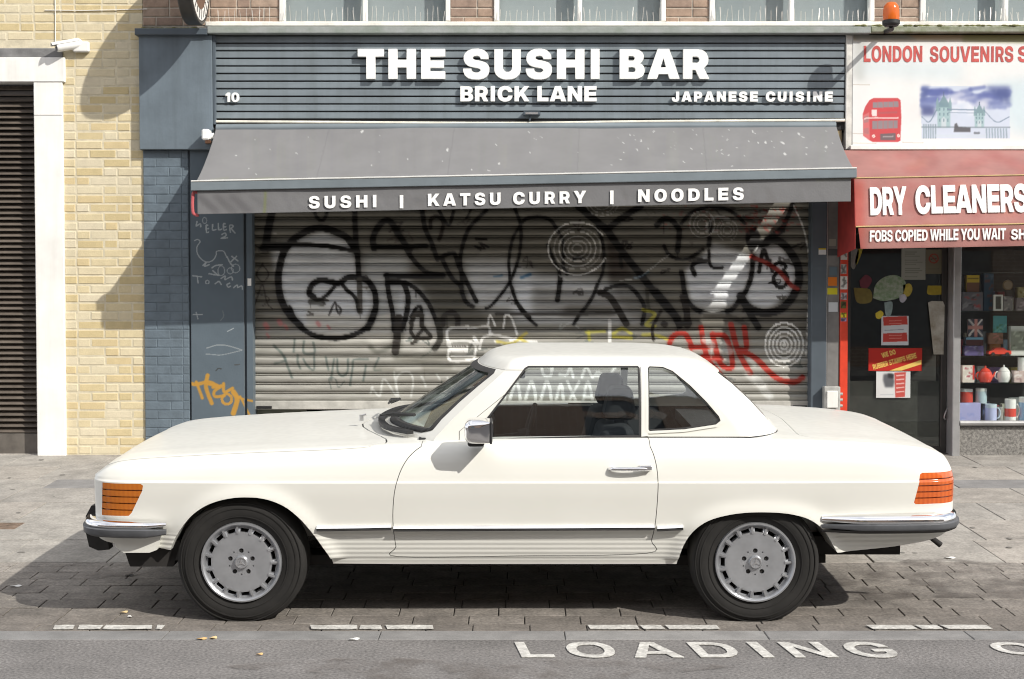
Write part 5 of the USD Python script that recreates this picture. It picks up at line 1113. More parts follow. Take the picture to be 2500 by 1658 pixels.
def mug(x0, y0, x1, y1, body, rim, label, Y=YG + .05, on=None, handle=1, band=None):
    X0_, Z1 = wx(x0, y0, Y); X1_, Z0 = wx(x1, y1, Y); Z0 = on if on is not None else Z0
    r = (X1_ - X0_) / 2; h = Z1 - Z0; cx_ = (X0_ + X1_) / 2
    k = thing('mug', label, 'mug', (cx_, Y, Z0))
    hb = h * .80
    obj('body', revolve([(0, 0), (r * .94, 0), (r, h * .06), (r, hb), (r - .004, hb), (r - .004, .01), (0, .01)], 28, 'z', (cx_, Y, Z0)), CER[body], k, smooth=40)
    obj('rim', revolve([(r - .004, hb + .0005), (r, hb + .0005), (r, h), (r - .004, h), (r - .004, hb + .0005)], 28, 'z', (cx_, Y, Z0)), CER[rim], k, smooth=40)
    if band: obj('print', revolve([(r, h * .25), (r + .0012, h * .25), (r + .0012, h * .6), (r, h * .6)], 28, 'z', (cx_, Y, Z0)), CER[band], k, smooth=40)
    if handle:
        t = np.linspace(-1.35, 1.35, 11); obj('handle', tube([(cx_ + handle * (r - .004 + .032 * math.cos(a)), Y - .01, Z0 + h * .5 + h * .30 * math.sin(a)) for a in t], .0055, 8), CER[rim], k, smooth=40)
mug(142, 1150, 238, 1258, 'red', 'white', 'red mug with white rim standing behind the lilac box', Y=YG + .16, handle=0, on=wx(142, 1262, YG + .16)[1])
mug(262, 1145, 348, 1262, 'lightblue', 'white', 'light blue patterned mug beside the red mug', Y=YG + .16, handle=0)
mug(335, 1268, 425, 1398, 'lilac', 'lightblue', 'lilac blue mug at the right end of the lilac box', Y=YG + .04, on=ze_, handle=1)
mug(432, 1290, 475, 1398, 'clear', 'clear', 'small dull glass cup on the window deck', Y=YG + .05, on=ze_, handle=0)
mug(490, 1230, 575, 1398, 'white', 'white', 'tall white mug with red print on the window deck', Y=YG + .05, on=ze_, band='red')
mug(600, 1215, 690, 1398, 'blue', 'white', 'blue and white mug at the right edge of the deck', Y=YG + .05, on=ze_)
mug(592, 905, 660, 1008, 'white', 'white', 'plain white mug standing on the pale box', Y=YG + .05, handle=0)
def pot(x0, y0, x1, y1, body, label, spout=1, lid='white', on=None, Y=YG + .07):
    X0_, Z1 = wx(x0, y0, Y); X1_, Z0 = wx(x1, y1, Y); Z0 = on or Z0; cx_ = (X0_ + X1_) / 2; r = (X1_ - X0_) * .36; h = Z1 - Z0
    k = thing('teapot', label, 'teapot', (cx_, Y, Z0))
    obj('body', revolve([(0, 0), (r * .75, 0), (r, h * .2), (r * 1.02, h * .4), (r * .85, h * .62), (0, h * .63)], 28, 'z', (cx_, Y, Z0)), CER[body], k, smooth=40)
    obj('lid', revolve([(0, h * .632), (r * .84, h * .632), (r * .5, h * .80), (r * .12, h * .88), (r * .14, h * .97), (0, h)], 24, 'z', (cx_, Y, Z0)), CER[lid], k, smooth=40)
    obj('spout', tube([(cx_ + r * .8, Y, Z0 + h * .25), (cx_ + r * 1.2, Y, Z0 + h * .4), (cx_ + r * 1.42, Y, Z0 + h * .62)], [.014, .010, .007], 10), CER[body], k, smooth=40)
    t = np.linspace(1.7, 4.6, 10); obj('handle', tube([(cx_ - r * .85 + r * .5 * math.cos(a), Y, Z0 + h * .38 + h * .22 * math.sin(a)) for a in t], .006, 8), CER[body], k, smooth=40)
pot(410, 960, 555, 1100, 'white', 'white teapot with pointed lid on the third shelf', on=zd_)
pot(262, 968, 412, 1098, 'red', 'red round teapot beside the white teapot', lid='red', on=zd_)
cX, cZ = wx(440, 885, YG + .03)
k = thing('toy_car', 'small red toy car on the second shelf of the window', 'toy car', (cX, YG, zc2))
tp = Polygon([(-.095, .012), (-.095, .035), (-.06, .045), (-.035, .066), (.03, .068), (.055, .046), (.095, .040), (.097, .012)])
obj('body', extrude(tp, .07, lambda v: np.stack([cX + v[:, 0], YG - .01 + v[:, 2], zc2 + v[:, 1]], 1)), CER['red'], k)
for sx_ in (-.06, .06): obj('wheel', revolve([(0, 0), (.014, 0), (.014, .012), (0, .012)], 14, 'y', (cX + sx_, YG - .008, zc2 + .0145)), BLACK, k)
# round clock
cX, cZ = wx(515, 340, YG + .06)
k = thing('souvenir_clock', 'round dark souvenir clock on the top shelf', 'clock', (cX, YG, cZ))
obj('case', revolve([(0, 0), (.042, 0), (.045, .01), (.042, .02), (0, .02)], 26, 'y', (cX, YG + .08, cZ)), M('brass_dull', (.22, .15, .07), .4), k, smooth=40); obj('stand', B(cX - .02, cX + .02, YG + .06, YG + .09, zb_, cZ - .04), FRD, k); obj('dial', revolve([(0, .0202), (.034, .0202), (.034, .022), (0, .022)], 26, 'y', (cX, YG + .08, cZ)), M('clock_dial', (.30, .24, .16), .5), k)

# more stock at the back of the shelves
BACKC = [('dark green', (.05, .16, .08)), ('mustard', (.42, .30, .06)), ('navy', (.06, .09, .24)), ('crimson', (.40, .04, .06)), ('cream', (.62, .58, .46)), ('grey', (.28, .28, .28)), ('orange', (.55, .22, .05)), ('sky blue', (.28, .44, .58)), ('white', (.70, .70, .68)), ('purple', (.22, .12, .34))]
BACKM = {n: M('stock_' + n.replace(' ', '_'), c, .5, .2, 40., col2=np.array(c) * .55 + .06) for n, c in BACKC}
for si, (sn, zs_) in enumerate((('top', zb_), ('second', zc2), ('third', zd_), ('bottom', ze_))):
    x = xw + .06; i_ = si * 3
    while x < 4.55:
        n_ = BACKC[i_ % 10][0]; w = rng.uniform(.05, .10); h = rng.uniform(.09, .20) if si != 2 else rng.uniform(.07, .13)
        z_ = zs_ + .0005
        obj('souvenir_box', front_block(x, x + w, YG + .20 + rng.uniform(0, .03), YG + .27, z_, z_ + h, .002), BACKM[n_], label=f'{n_} box at the back of the {sn} shelf in the display window' + (', further right' if x > 3.97 and i_ - si * 3 >= 10 else ''), category='box'); i_ += 1; x += w + rng.uniform(.012, .03)
# ================================================================ THE CAR
YC = KY + .885                                   # centre line when level
ROLL = math.atan(SLOPE)
cR, sR = math.cos(ROLL), math.sin(ROLL)
def car(v):
    """car space (x, lateral with the near side negative, height) -> world, leaning with the cambered ground"""
    v = np.asarray(v, float); y = v[:, 1] + .885
    return np.stack([v[:, 0], KY + y * cR - v[:, 2] * sR, y * sR + v[:, 2] * cR], 1)
def side(px, py, hw):
    """print position (in the 2364 px scale) -> car (x, z) on the near flank whose half width at height z is hw(z)"""
    x, z = dat(px, py, KY + .05)
    for _ in range(12):
        w = hw(z); y = .885 - w; Yw = KY + y * cR - z * sR; x, Zw = dat(px, py, Yw); z = (Zw - y * sR) / cR
    return x, z
W_ = 0.885
flank = lambda pts: [side(px, py, lambda z: W_) for px, py in pts]
P_ = PchipInterpolator
hw_x = P_([-2.05, -2.035, -2.0, -1.95, -1.85, -1.6, -1.2, -.4, .4, 1.2, 1.7, 1.95, 2.06, 2.12, 2.15, 2.165], [.66, .74, .80, .835, .86, .873, .882, .885, .885, .882, .872, .855, .835, .80, .75, .68])
zs_x = P_([-2.05, -2.02, -1.98, -1.9, -1.7, -1.3, -.8, -.4, 0, .6, 1.0, 1.4, 1.7, 1.95, 2.06, 2.12, 2.15, 2.165], [.680, .708, .738, .766, .788, .812, .834, .850, .864, .868, .868, .862, .848, .827, .808, .782, .735, .67])
zb_x = P_([-2.05, -1.95, -1.75, -1.3, -.85, -.5, .8, 1.2, 1.45, 1.7, 2.0, 2.12, 2.165], [.40, .375, .36, .30, .275, .272, .272, .29, .325, .345, .385, .43, .47])
front_arch = flank([(768, 1345), (764, 1300), (742, 1262), (716, 1224), (690, 1194), (655, 1167), (612, 1151), (565, 1147), (520, 1152), (478, 1166), (443, 1190), (415, 1224), (396, 1258), (384, 1295), (380, 1345)])
rear_arch = flank([(1562, 1345), (1567, 1300), (1580, 1258), (1602, 1225), (1632, 1203), (1672, 1190), (1720, 1183), (1775, 1182), (1828, 1187), (1872, 1201), (1905, 1228), (1928, 1265), (1946, 1300), (1956, 1345)])
ARCH = [Polygon(curve(a, 5)) for a in (front_arch, rear_arch)]
def inset(x, z, zs):
    b = P_([.0, .27, .33, .435, .47, .56, .64, .676, .684, .73], [.10, .060, .040, .018, .010, .004, .0, .0, .010, .018])(np.minimum(z, .73))
    top = max(zs - .69, .02)
    t = np.clip((z - .69) / top, 0, 1)
    return np.where(z < .69, b, .0105 + .046 * t + .070 * t ** 5)
def section(x, k_w=1., shrink=0.):
    zs, zb, w = float(zs_x(x)), float(zb_x(x)), float(hw_x(x))
    zl = np.unique(np.round(np.concatenate([[zb], np.linspace(.27, .435, 45), np.linspace(.44, .66, 10), [.672, .677, .681, .685, .69], np.linspace(.70, 1.0, 40)]), 5))
    # fixed number of rows: lower ribbed part, door part, shoulder part
    za = np.linspace(min(zb, .43), .435, 40); zc = np.linspace(.44, .668, 12); zd = np.array([.674, .6765, .679, .683, .688]); t = np.linspace(0, 1, 12)[1:]; ze = .69 + (max(zs, .695) - .69) * t
    z = np.concatenate([za, zc, zd, ze])
    if zs < .70: z = np.concatenate([za, zc, zd, .688 + (zs - .688) * t]) if zs > .689 else np.concatenate([za, np.linspace(.44, zs - .03, 12), np.linspace(zs - .028, zs - .02, 5), np.linspace(zs - .019, zs, 12)[1:]])
    v = w - inset(x, z, zs)
    rib = np.where((z > .29) & (z < .428), .0010 * np.cos((z - .29) / .0232 * 2 * np.pi), 0.); v = v + rib * (1 if zb < .36 else .8)
    # flared wheel arch lips
    for a in ARCH:
        d = shapely.distance(a, shapely.points(np.full_like(z, x), z)); v = v + np.where(z > zb - .01, .020 * np.exp(-(d / .040) ** 2), 0) * (z > .30)
    crown = float(np.interp(x, [-1.9, -.7, .2, 1.2, 1.9, 2.1], [.014, .012, .02, .02, .014, .008])); vt = v[-1]; u = np.linspace(1, 0, 14)[1:]
    tv = vt * u; tz = zs + crown * (1 - u ** 2) ** 1.2 + .004 * np.exp(-((u - .80) / .05) ** 2)
    vb = np.array([0, .4 * w, w - .14]); hb = np.full(3, min(zb, .43))
    return np.concatenate([vb, v, tv]), np.concatenate([hb, z, tz])
xsec = np.unique(np.concatenate([[-2.05, -2.045, -2.035, -2.02, -2.0, -1.98, -1.96], np.arange(-1.94, 2.05, .022), [2.05, 2.07, 2.09, 2.11, 2.125, 2.14, 2.15, 2.158, 2.165]]))
def body_solid(scale=(1, 1, 1)):
    rings = []
    for x in xsec:
        v, z = section(x); n = len(v)
        ring = np.concatenate([np.stack([np.full(n, x), -v, z], 1), np.stack([np.full(n - 2, x), v[1:-1][::-1], z[1:-1][::-1]], 1)])
        rings.append(ring)
    R = np.array(rings); ns, nr = R.shape[:2]; V = R.reshape(-1, 3); f = []
    i = (np.arange(ns - 1)[:, None] * nr + np.arange(nr)).ravel(); j = (np.arange(ns - 1)[:, None] * nr + (np.arange(nr) + 1) % nr).ravel()
    f = np.vstack([np.stack([i, j, j + nr], 1), np.stack([i, j + nr, i + nr], 1)])
    V = np.vstack([V, R[0].mean(0), R[-1].mean(0)]); a, b = len(V) - 2, len(V) - 1; o = (ns - 1) * nr; k = np.arange(nr); k2 = (k + 1) % nr
    f = np.vstack([f, np.stack([np.full(nr, a), k2, k], 1), np.stack([np.full(nr, b), o + k, o + k2], 1)])
    return to_m(V, f)
def to_m(V, f):
    m = m3.Manifold(m3.Mesh(np.asarray(V, np.float32), np.asarray(f, np.uint32)))
    if m.volume() < 0: m = m3.Manifold(m3.Mesh(np.asarray(V, np.float32), np.asarray(f, np.uint32)[:, ::-1].copy()))
    return m
def cs(poly):
    polys = []
    for p in getattr(poly, 'geoms', [poly]):
        p = shapely.geometry.polygon.orient(p); polys.append(np.array(p.exterior.coords)[:-1]); polys += [np.array(r.coords)[:-1] for r in p.interiors]
    return m3.CrossSection([np.asarray(q, np.float64) for q in polys], m3.FillRule.EvenOdd)
def prism_side(poly, v0, v1):
    """polygon in (x, z) pushed through lateral v0..v1"""
    m = m3.Manifold.extrude(cs(poly), v1 - v0)            # (x, z, t)
    return m.transform(np.array([[1, 0, 0, 0], [0, 0, -1, v1], [0, 1, 0, 0]], float))
def prism_plan(poly, z0, z1): return m3.Manifold.extrude(cs(poly), z1 - z0).translate((0, 0, z0))
def prism_front(poly, x0, x1):
    """polygon in (v, z) pushed along x"""
    m = m3.Manifold.extrude(cs(poly), x1 - x0)            # (v, z, t) -> (x, v, z)
    return m.transform(np.array([[0, 0, 1, x0], [1, 0, 0, 0], [0, 1, 0, 0]], float))
body = body_solid()
print('body', body.status(), body.volume())
for a in ARCH:
    for s in (-1, 1):
        body = body - prism_side(a, *((-1., -.50) if s < 0 else (.50, 1.)))
# greenhouse --------------------------------------------------------------
LV = [(.80, .712, -.74, .33, 1.37), (.87, .700, -.665, .29, 1.335), (.95, .682, -.555, .255, 1.275), (1.03, .658, -.435, .22, 1.20), (1.11, .627, -.310, .185, 1.115), (1.165, .600, -.222, .16, 1.045), (1.195, .584, -.172, .145, 1.005),
      (1.215, .570, -.150, .14, .972), (1.232, .545, -.125, .13, .925), (1.245, .500, -.085, .12, .86), (1.252, .42, .0, .10, .76), (1.254, .22, .20, .06, .55)]
hw_z = P_([l[0] for l in LV], [l[1] for l in LV])
def house(d=0., zt=0.):
    """the cabin as one closed body, inset by d"""
    NF, NSd = 41, 30; rings = []
    for z, hw, xf, bf, xr in LV:
        h = hw - d; t = np.linspace(-1, 1, NF)
        fr = np.stack([xf + d * 1.3 + bf * np.abs(t) ** 2.3, t * h], 1)
        rc = xr - d; rear = np.stack([rc + .03 - .17 * np.abs(t) ** 7 - .03 * t ** 2, t * h], 1)[::-1]
        s1 = np.linspace(fr[-1], rear[0], NSd)[1:-1]; s2 = np.linspace(rear[-1], fr[0], NSd)[1:-1]
        ring = np.vstack([fr, s1, rear, s2]); rings.append(np.column_stack([ring, np.full(len(ring), z - (zt if z > 1.19 else 0) * (min(1, (z - 1.19) / .03)))]))
    R = np.array(rings); ns, nr = R.shape[:2]; V = R.reshape(-1, 3)
    i = (np.arange(ns - 1)[:, None] * nr + np.arange(nr)).ravel(); j = (np.arange(ns - 1)[:, None] * nr + (np.arange(nr) + 1) % nr).ravel()
    f = np.vstack([np.stack([i, j, j + nr], 1), np.stack([i, j + nr, i + nr], 1)])
    V = np.vstack([V, R[0].mean(0), R[-1].mean(0)]); a, b = len(V) - 2, len(V) - 1; o = (ns - 1) * nr; k = np.arange(nr); k2 = (k + 1) % nr
    f = np.vstack([f, np.stack([np.full(nr, a), k2, k], 1), np.stack([np.full(nr, b), o + k, o + k2], 1)])
    return to_m(V, f)
H0, H1 = house(0), house(.034, .03)
print('house', H0.status(), H1.status(), H0.volume())
gh = lambda pts: [side(px, py, lambda z: float(hw_z(np.clip(z, .8, 1.25)))) for px, py in pts]
door_win = Polygon(gh([(1080, 1018), (1098, 1000), (1212, 850), (1220, 845.5), (1472, 845.5), (1476, 850), (1479, 1008)]))
qtr_win = Polygon(gh([(1496, 850), (1500, 846.5), (1530, 848), (1552, 857), (1592, 890), (1630, 928), (1659, 962), (1662, 971), (1652, 979), (1580, 990), (1500, 994), (1497, 990)]))
wscr = Polygon([(-.640, .90), (-.535, 1.168), (-.50, 1.185), (.50, 1.185), (.535, 1.168), (.640, .90), (.60, .885), (-.60, .885)])
bscr = Polygon([(-.50, .93), (-.44, 1.165), (.44, 1.165), (.50, .93)])
cutW = prism_front(wscr, -1.2, .25); cutB = prism_front(bscr, .80, 1.6)
cutD = prism_side(door_win, -.9, .9); cutQ = prism_side(qtr_win, -.9, .9)
shell = (H0 - H1) - cutW - cutB - cutD - cutQ - prism_plan(sbox(-2, -1, 3, 1), .5, .835)
G0, G1 = house(.010), house(.0145)
gl = G0 - G1
win_ring = lambda p, s0, s1: p.buffer(s0).difference(p.buffer(s1))
R0, R1 = house(-.003), house(.016)
ringsol = R0 - R1
# body cuts ---------------------------------------------------------------
cabin = sbox(-.46, -.655, 1.16, .655)
CAR = thing('car', 'cream white two seat hardtop coupe parked side on before the graffiti shutter', 'car', (-.06, YC, .0))
def cobj(name, m, mat, parent=CAR, smooth=32, **k):
    v, f = tri(m)
    return obj(name, (car(v), f), mat, parent, smooth, **k)
def Mcar():
    n = {'g': ('geometry', {}), 'n': ('noise_texture', {'scale': 3., 'detail': 4.0}), 'r': ('rgb_ramp', {'ramp': [(.3, (.635, .630, .585)), (.7, (.65, .645, .602))]}),
         'nr': ('noise_texture', {'scale': 22., 'detail': 4.0}), 'rr': ('rgb_ramp', {'ramp': [(.35, (.30,) * 3), (.75, (.34,) * 3)]}), 'p': ('principled_bsdf', {'roughness': .3, 'coat_weight': .28, 'coat_roughness': .04, 'specular_ior_level': .22})}
    return usdkit.material(stage, L + 'cream_car_paint', n, [('g.position', 'n.vector'), ('n.fac', 'r.fac'), ('r.color', 'p.base_color'), ('g.position', 'nr.vector'), ('nr.fac', 'rr.fac'), ('rr.color', 'p.roughness')], surface='p.BSDF')
PAINT = Mcar()
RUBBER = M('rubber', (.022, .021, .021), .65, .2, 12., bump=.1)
TYRE = M('tyre_rubber', (.012, .011, .010), .85, .2, 10., bump=.2)
GREYRUB = M('bumper_rubber', (.075, .078, .085), .5, .15, 9.)
LINER = M('cabin_trim', (.028, .030, .032), .8, .15, 8.)
UNDER = M('underbody', (.018, .016, .015), .85, .2, 8.)
def Mlamp(name, c, c2):
    n = {'g': ('geometry', {}), 'w': ('wave_texture', {'scale': 14., 'bands_direction': 'x', 'distortion': .5}), 'r': ('rgb_ramp', {'ramp': [(.0, c2), (1., c)]}), 'p': ('principled_bsdf', {'roughness': .12, 'coat_weight': .5, 'subsurface_weight': .0})}
    return usdkit.material(stage, L + name, n, [('g.position', 'w.vector'), ('w.fac', 'r.fac'), ('r.color', 'p.base_color')], surface='p.BSDF')
AMBER = Mlamp('amber_lens', (.44, .125, .006), (.40, .105, .006)); AMBER_D = Mlamp('amber_lens_groove', (.62, .20, .02), (.45, .13, .015))
RLENS = Mlamp('orange_red_lens', (.56, .115, .020), (.48, .088, .016)); RLENS_D = Mlamp('red_lens_groove', (.72, .24, .10), (.60, .16, .06))
# door
door = Polygon(curve(flank([(1035, 1012), (985, 1030), (948, 1052), (925, 1085), (911, 1130), (906, 1180), (907, 1225), (912, 1265), (918, 1291), (1200, 1289), (1494, 1283), (1506, 1250), (1514, 1210), (1519, 1150), (1520, 1100), (1514, 1060), (1503, 1032), (1488, 1010)]), 5)).union(sbox(0, .8, .4, .83).intersection(sbox(0, 0, 0, 0)))
dtop = max(z for x, z in door.exterior.coords)
door = Polygon([(x, z if z < .845 else 1.0) for x, z in door.exterior.coords]).buffer(0)
doorP = prism_side(door, -1., -.665); doorIn = prism_side(door.buffer(-.0035), -1., -.662)
dpan = body ^ doorIn
shellbody = body - doorP
# front lamps, rear lamps
fl_p = Polygon(flank([(228, 1119), (322, 1119), (328, 1123), (326, 1135), (300, 1187), (293, 1194), (225, 1196)]))
rl_p = Polygon(flank([(2131, 1099), (2136, 1096), (2235, 1096), (2235, 1167), (2118, 1167), (2114, 1163)]))
lampF = [prism_side(fl_p, *s) for s in ((-1., -.45), (.45, 1.))]; lampR = [prism_side(rl_p, *s) for s in ((-1., -.40), (.40, 1.))]
lim = lambda m, x0, x1: m ^ m3.Manifold.cube((x1 - x0, 3, 3)).translate((x0, -1.5, -.5))
body_in = body.translate((-.05, 0, 0)).scale((.994, .990, 1)).translate((.05, 0, 0))
def banded(cutter, edges):
    """a fluted lens: proud bands with inset grooves between them"""
    zlo, zhi = edges[0], edges[-1]; outs, ins = [], []
    full = body ^ cutter; inn = body_in ^ cutter
    for e0, e1, deep in zip(edges[:-1], edges[1:], [i % 2 for i in range(len(edges) - 1)]):
        slab = m3.Manifold.cube((6, 3, e1 - e0)).translate((-3, -1.5, e0)); (ins if deep else outs).append((inn if deep else full) ^ slab)
    return m3.Manifold.batch_boolean(outs, m3.OpType.Add), m3.Manifold.batch_boolean(ins, m3.OpType.Add)
def band_edges(z0, z1, n, g=.006):
    e, h = [z0], (z1 - z0) / n
    for i in range(1, n): e += [z0 + h * i - g / 2, z0 + h * i + g / 2]
    return e + [z1]
fz0, fz1 = min(z for x, z in fl_p.exterior.coords), max(z for x, z in fl_p.exterior.coords); rz0, rz1 = min(z for x, z in rl_p.exterior.coords), max(z for x, z in rl_p.exterior.coords)
for c_ in lampF + lampR: shellbody = shellbody - c_
# bonnet and boot lid shut lines
bonnet = Polygon(curve([(-1.985, -.66), (-1.95, -.735), (-1.7, -.768), (-1.2, -.780), (-.80, -.780), (-.66, -.75), (-.62, -.60), (-.80, 0), (-.62, .60), (-.66, .75), (-.80, .780), (-1.2, .780), (-1.7, .768), (-1.95, .735), (-1.985, .66), (-2.0, 0)], 5))
boot = Polygon(curve([(1.42, -.60), (1.50, -.655), (1.8, -.645), (2.06, -.63), (2.10, -.58), (2.11, 0), (2.10, .58), (2.06, .63), (1.8, .645), (1.50, .655), (1.42, .60), (1.44, 0)], 5))
bon_m = body ^ prism_plan(bonnet.buffer(-.0085), .66, 1.1); boot_m = body ^ prism_plan(boot.buffer(-.004), .70, 1.1)
shellbody = shellbody - prism_plan(bonnet, .66, 1.1) - prism_plan(boot, .70, 1.1) - prism_plan(cabin, .36, 1.2)
dpan = dpan - prism_plan(cabin, .36, 1.2)
# grooves in the bodywork: sill line
bodyp = cobj('body', shellbody, PAINT)
doorp = cobj('door', dpan, PAINT)
bp_ = cobj('bonnet', bon_m, PAINT); bl_ = cobj('boot_lid', boot_m, PAINT)
low = body.translate((0, .004, -.004))  # dark seal added in each shut gap, its colour giving the gap shade
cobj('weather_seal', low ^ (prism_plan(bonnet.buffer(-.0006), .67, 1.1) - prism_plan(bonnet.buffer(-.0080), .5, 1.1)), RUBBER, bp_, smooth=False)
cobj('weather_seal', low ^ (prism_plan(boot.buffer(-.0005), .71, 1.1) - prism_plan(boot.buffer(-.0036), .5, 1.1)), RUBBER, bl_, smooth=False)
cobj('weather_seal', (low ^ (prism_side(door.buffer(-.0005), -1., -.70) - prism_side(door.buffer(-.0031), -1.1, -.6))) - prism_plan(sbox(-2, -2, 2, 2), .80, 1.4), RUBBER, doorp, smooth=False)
for cut in lampF:
    o, i_ = banded(cut, band_edges(fz0, fz1, 5)); p = cobj('indicator', lim(o, -3, -1.0), AMBER); cobj('flute', lim(i_, -3, -1.0), AMBER_D, p)
for cut in lampR:
    o, i_ = banded(cut, band_edges(rz0, rz1, 5)); p = cobj('tail_lamp', lim(o, 1.0, 3), RLENS); cobj('flute', lim(i_, 1.0, 3), RLENS_D, p)
# cabin tub, floor
tub = prism_plan(cabin.buffer(-.001), .345, .862) - prism_plan(cabin.buffer(-.012), .372, 1.2)
cobj('cabin_trim', tub, LINER, smooth=False)
# hardtop and screen frame
split = Polygon(gh([(1224, 838), (1224, 1500), (600, 1500), (600, 700), (1150, 800), (1150, 829), (1190, 838)]))
apil = Polygon([(-1.2, .5), (-1.2, 1.177), (-.02, 1.177), (.055, 1.177), (-.34, .865), (-.3, .5)])
frame_m = shell ^ prism_side(apil.buffer(.03), -1, 1); top_m = shell - prism_side(apil.buffer(.031), -1, 1)
frame_m = shell ^ prism_side(Polygon([(-1.3, .5), (-1.3, 1.19), (.0, 1.19), (.07, 1.19), (.02, 1.12), (-.26, .90), (-.26, .5)]), -1, 1)
top_m = shell - prism_side(Polygon([(-1.3, .5), (-1.3, 1.192), (.0, 1.192), (.073, 1.192), (.0235, 1.12), (-.2565, .90), (-.2565, .5)]), -1, 1)
cobj('screen_frame', frame_m, PAINT); cobj('hardtop', top_m, PAINT)
# dark rubber seals, chrome beading, glass
CGL = Mglass('car_glass', (.95, .99, .99), 1.5, .0, 2.3); WGLS = Mglass('windscreen_glass', (.80, .88, .88), 1.5, .0, 1.5)
cobj('window_seal', ringsol ^ prism_side(win_ring(door_win, .002, -.007), -.9, -.3), RUBBER)
cobj('window_seal', ringsol ^ prism_side(win_ring(qtr_win, .002, -.004), -.9, -.3), RUBBER)
cobj('screen_seal', ringsol ^ prism_front(win_ring(wscr, .003, -.016), -1.2, .25), RUBBER)
cobj('chrome_bead', (house(-.006) - house(.004)) ^ prism_side(win_ring(qtr_win, .014, .0022), -.9, -.3), PAINT)  # chrome trim in car paint, its bright reflection put into the colour
bp = Polygon(gh([(1479.5, 846), (1495.5, 846), (1496.5, 1006), (1480.5, 1008)])); cobj('pillar_trim', (house(-.005) - house(.003)) ^ prism_side(bp, -.9, -.3), PAINT)  # pillar likewise: pale paint in place of reflecting chrome
side_gl = lambda p, s: gl ^ prism_side(p.buffer(-.0005), *((-.9, -.3) if s < 0 else (.3, .9)))
for s in (-1, 1):
    cobj('side_window', side_gl(door_win, s), CGL); cobj('quarter_window', side_gl(qtr_win, s), CGL)
cobj('windscreen', gl ^ cutW, WGLS); cobj('rear_window', gl ^ cutB, CGL)
sl = Polygon([(.33, .866), (1.5, .866), (1.5, .8745), (.33, .8745)])
cobj('roof_seal', (house(-.0035) - house(.02)) ^ prism_side(sl, -.9, .9), RUBBER, smooth=False)
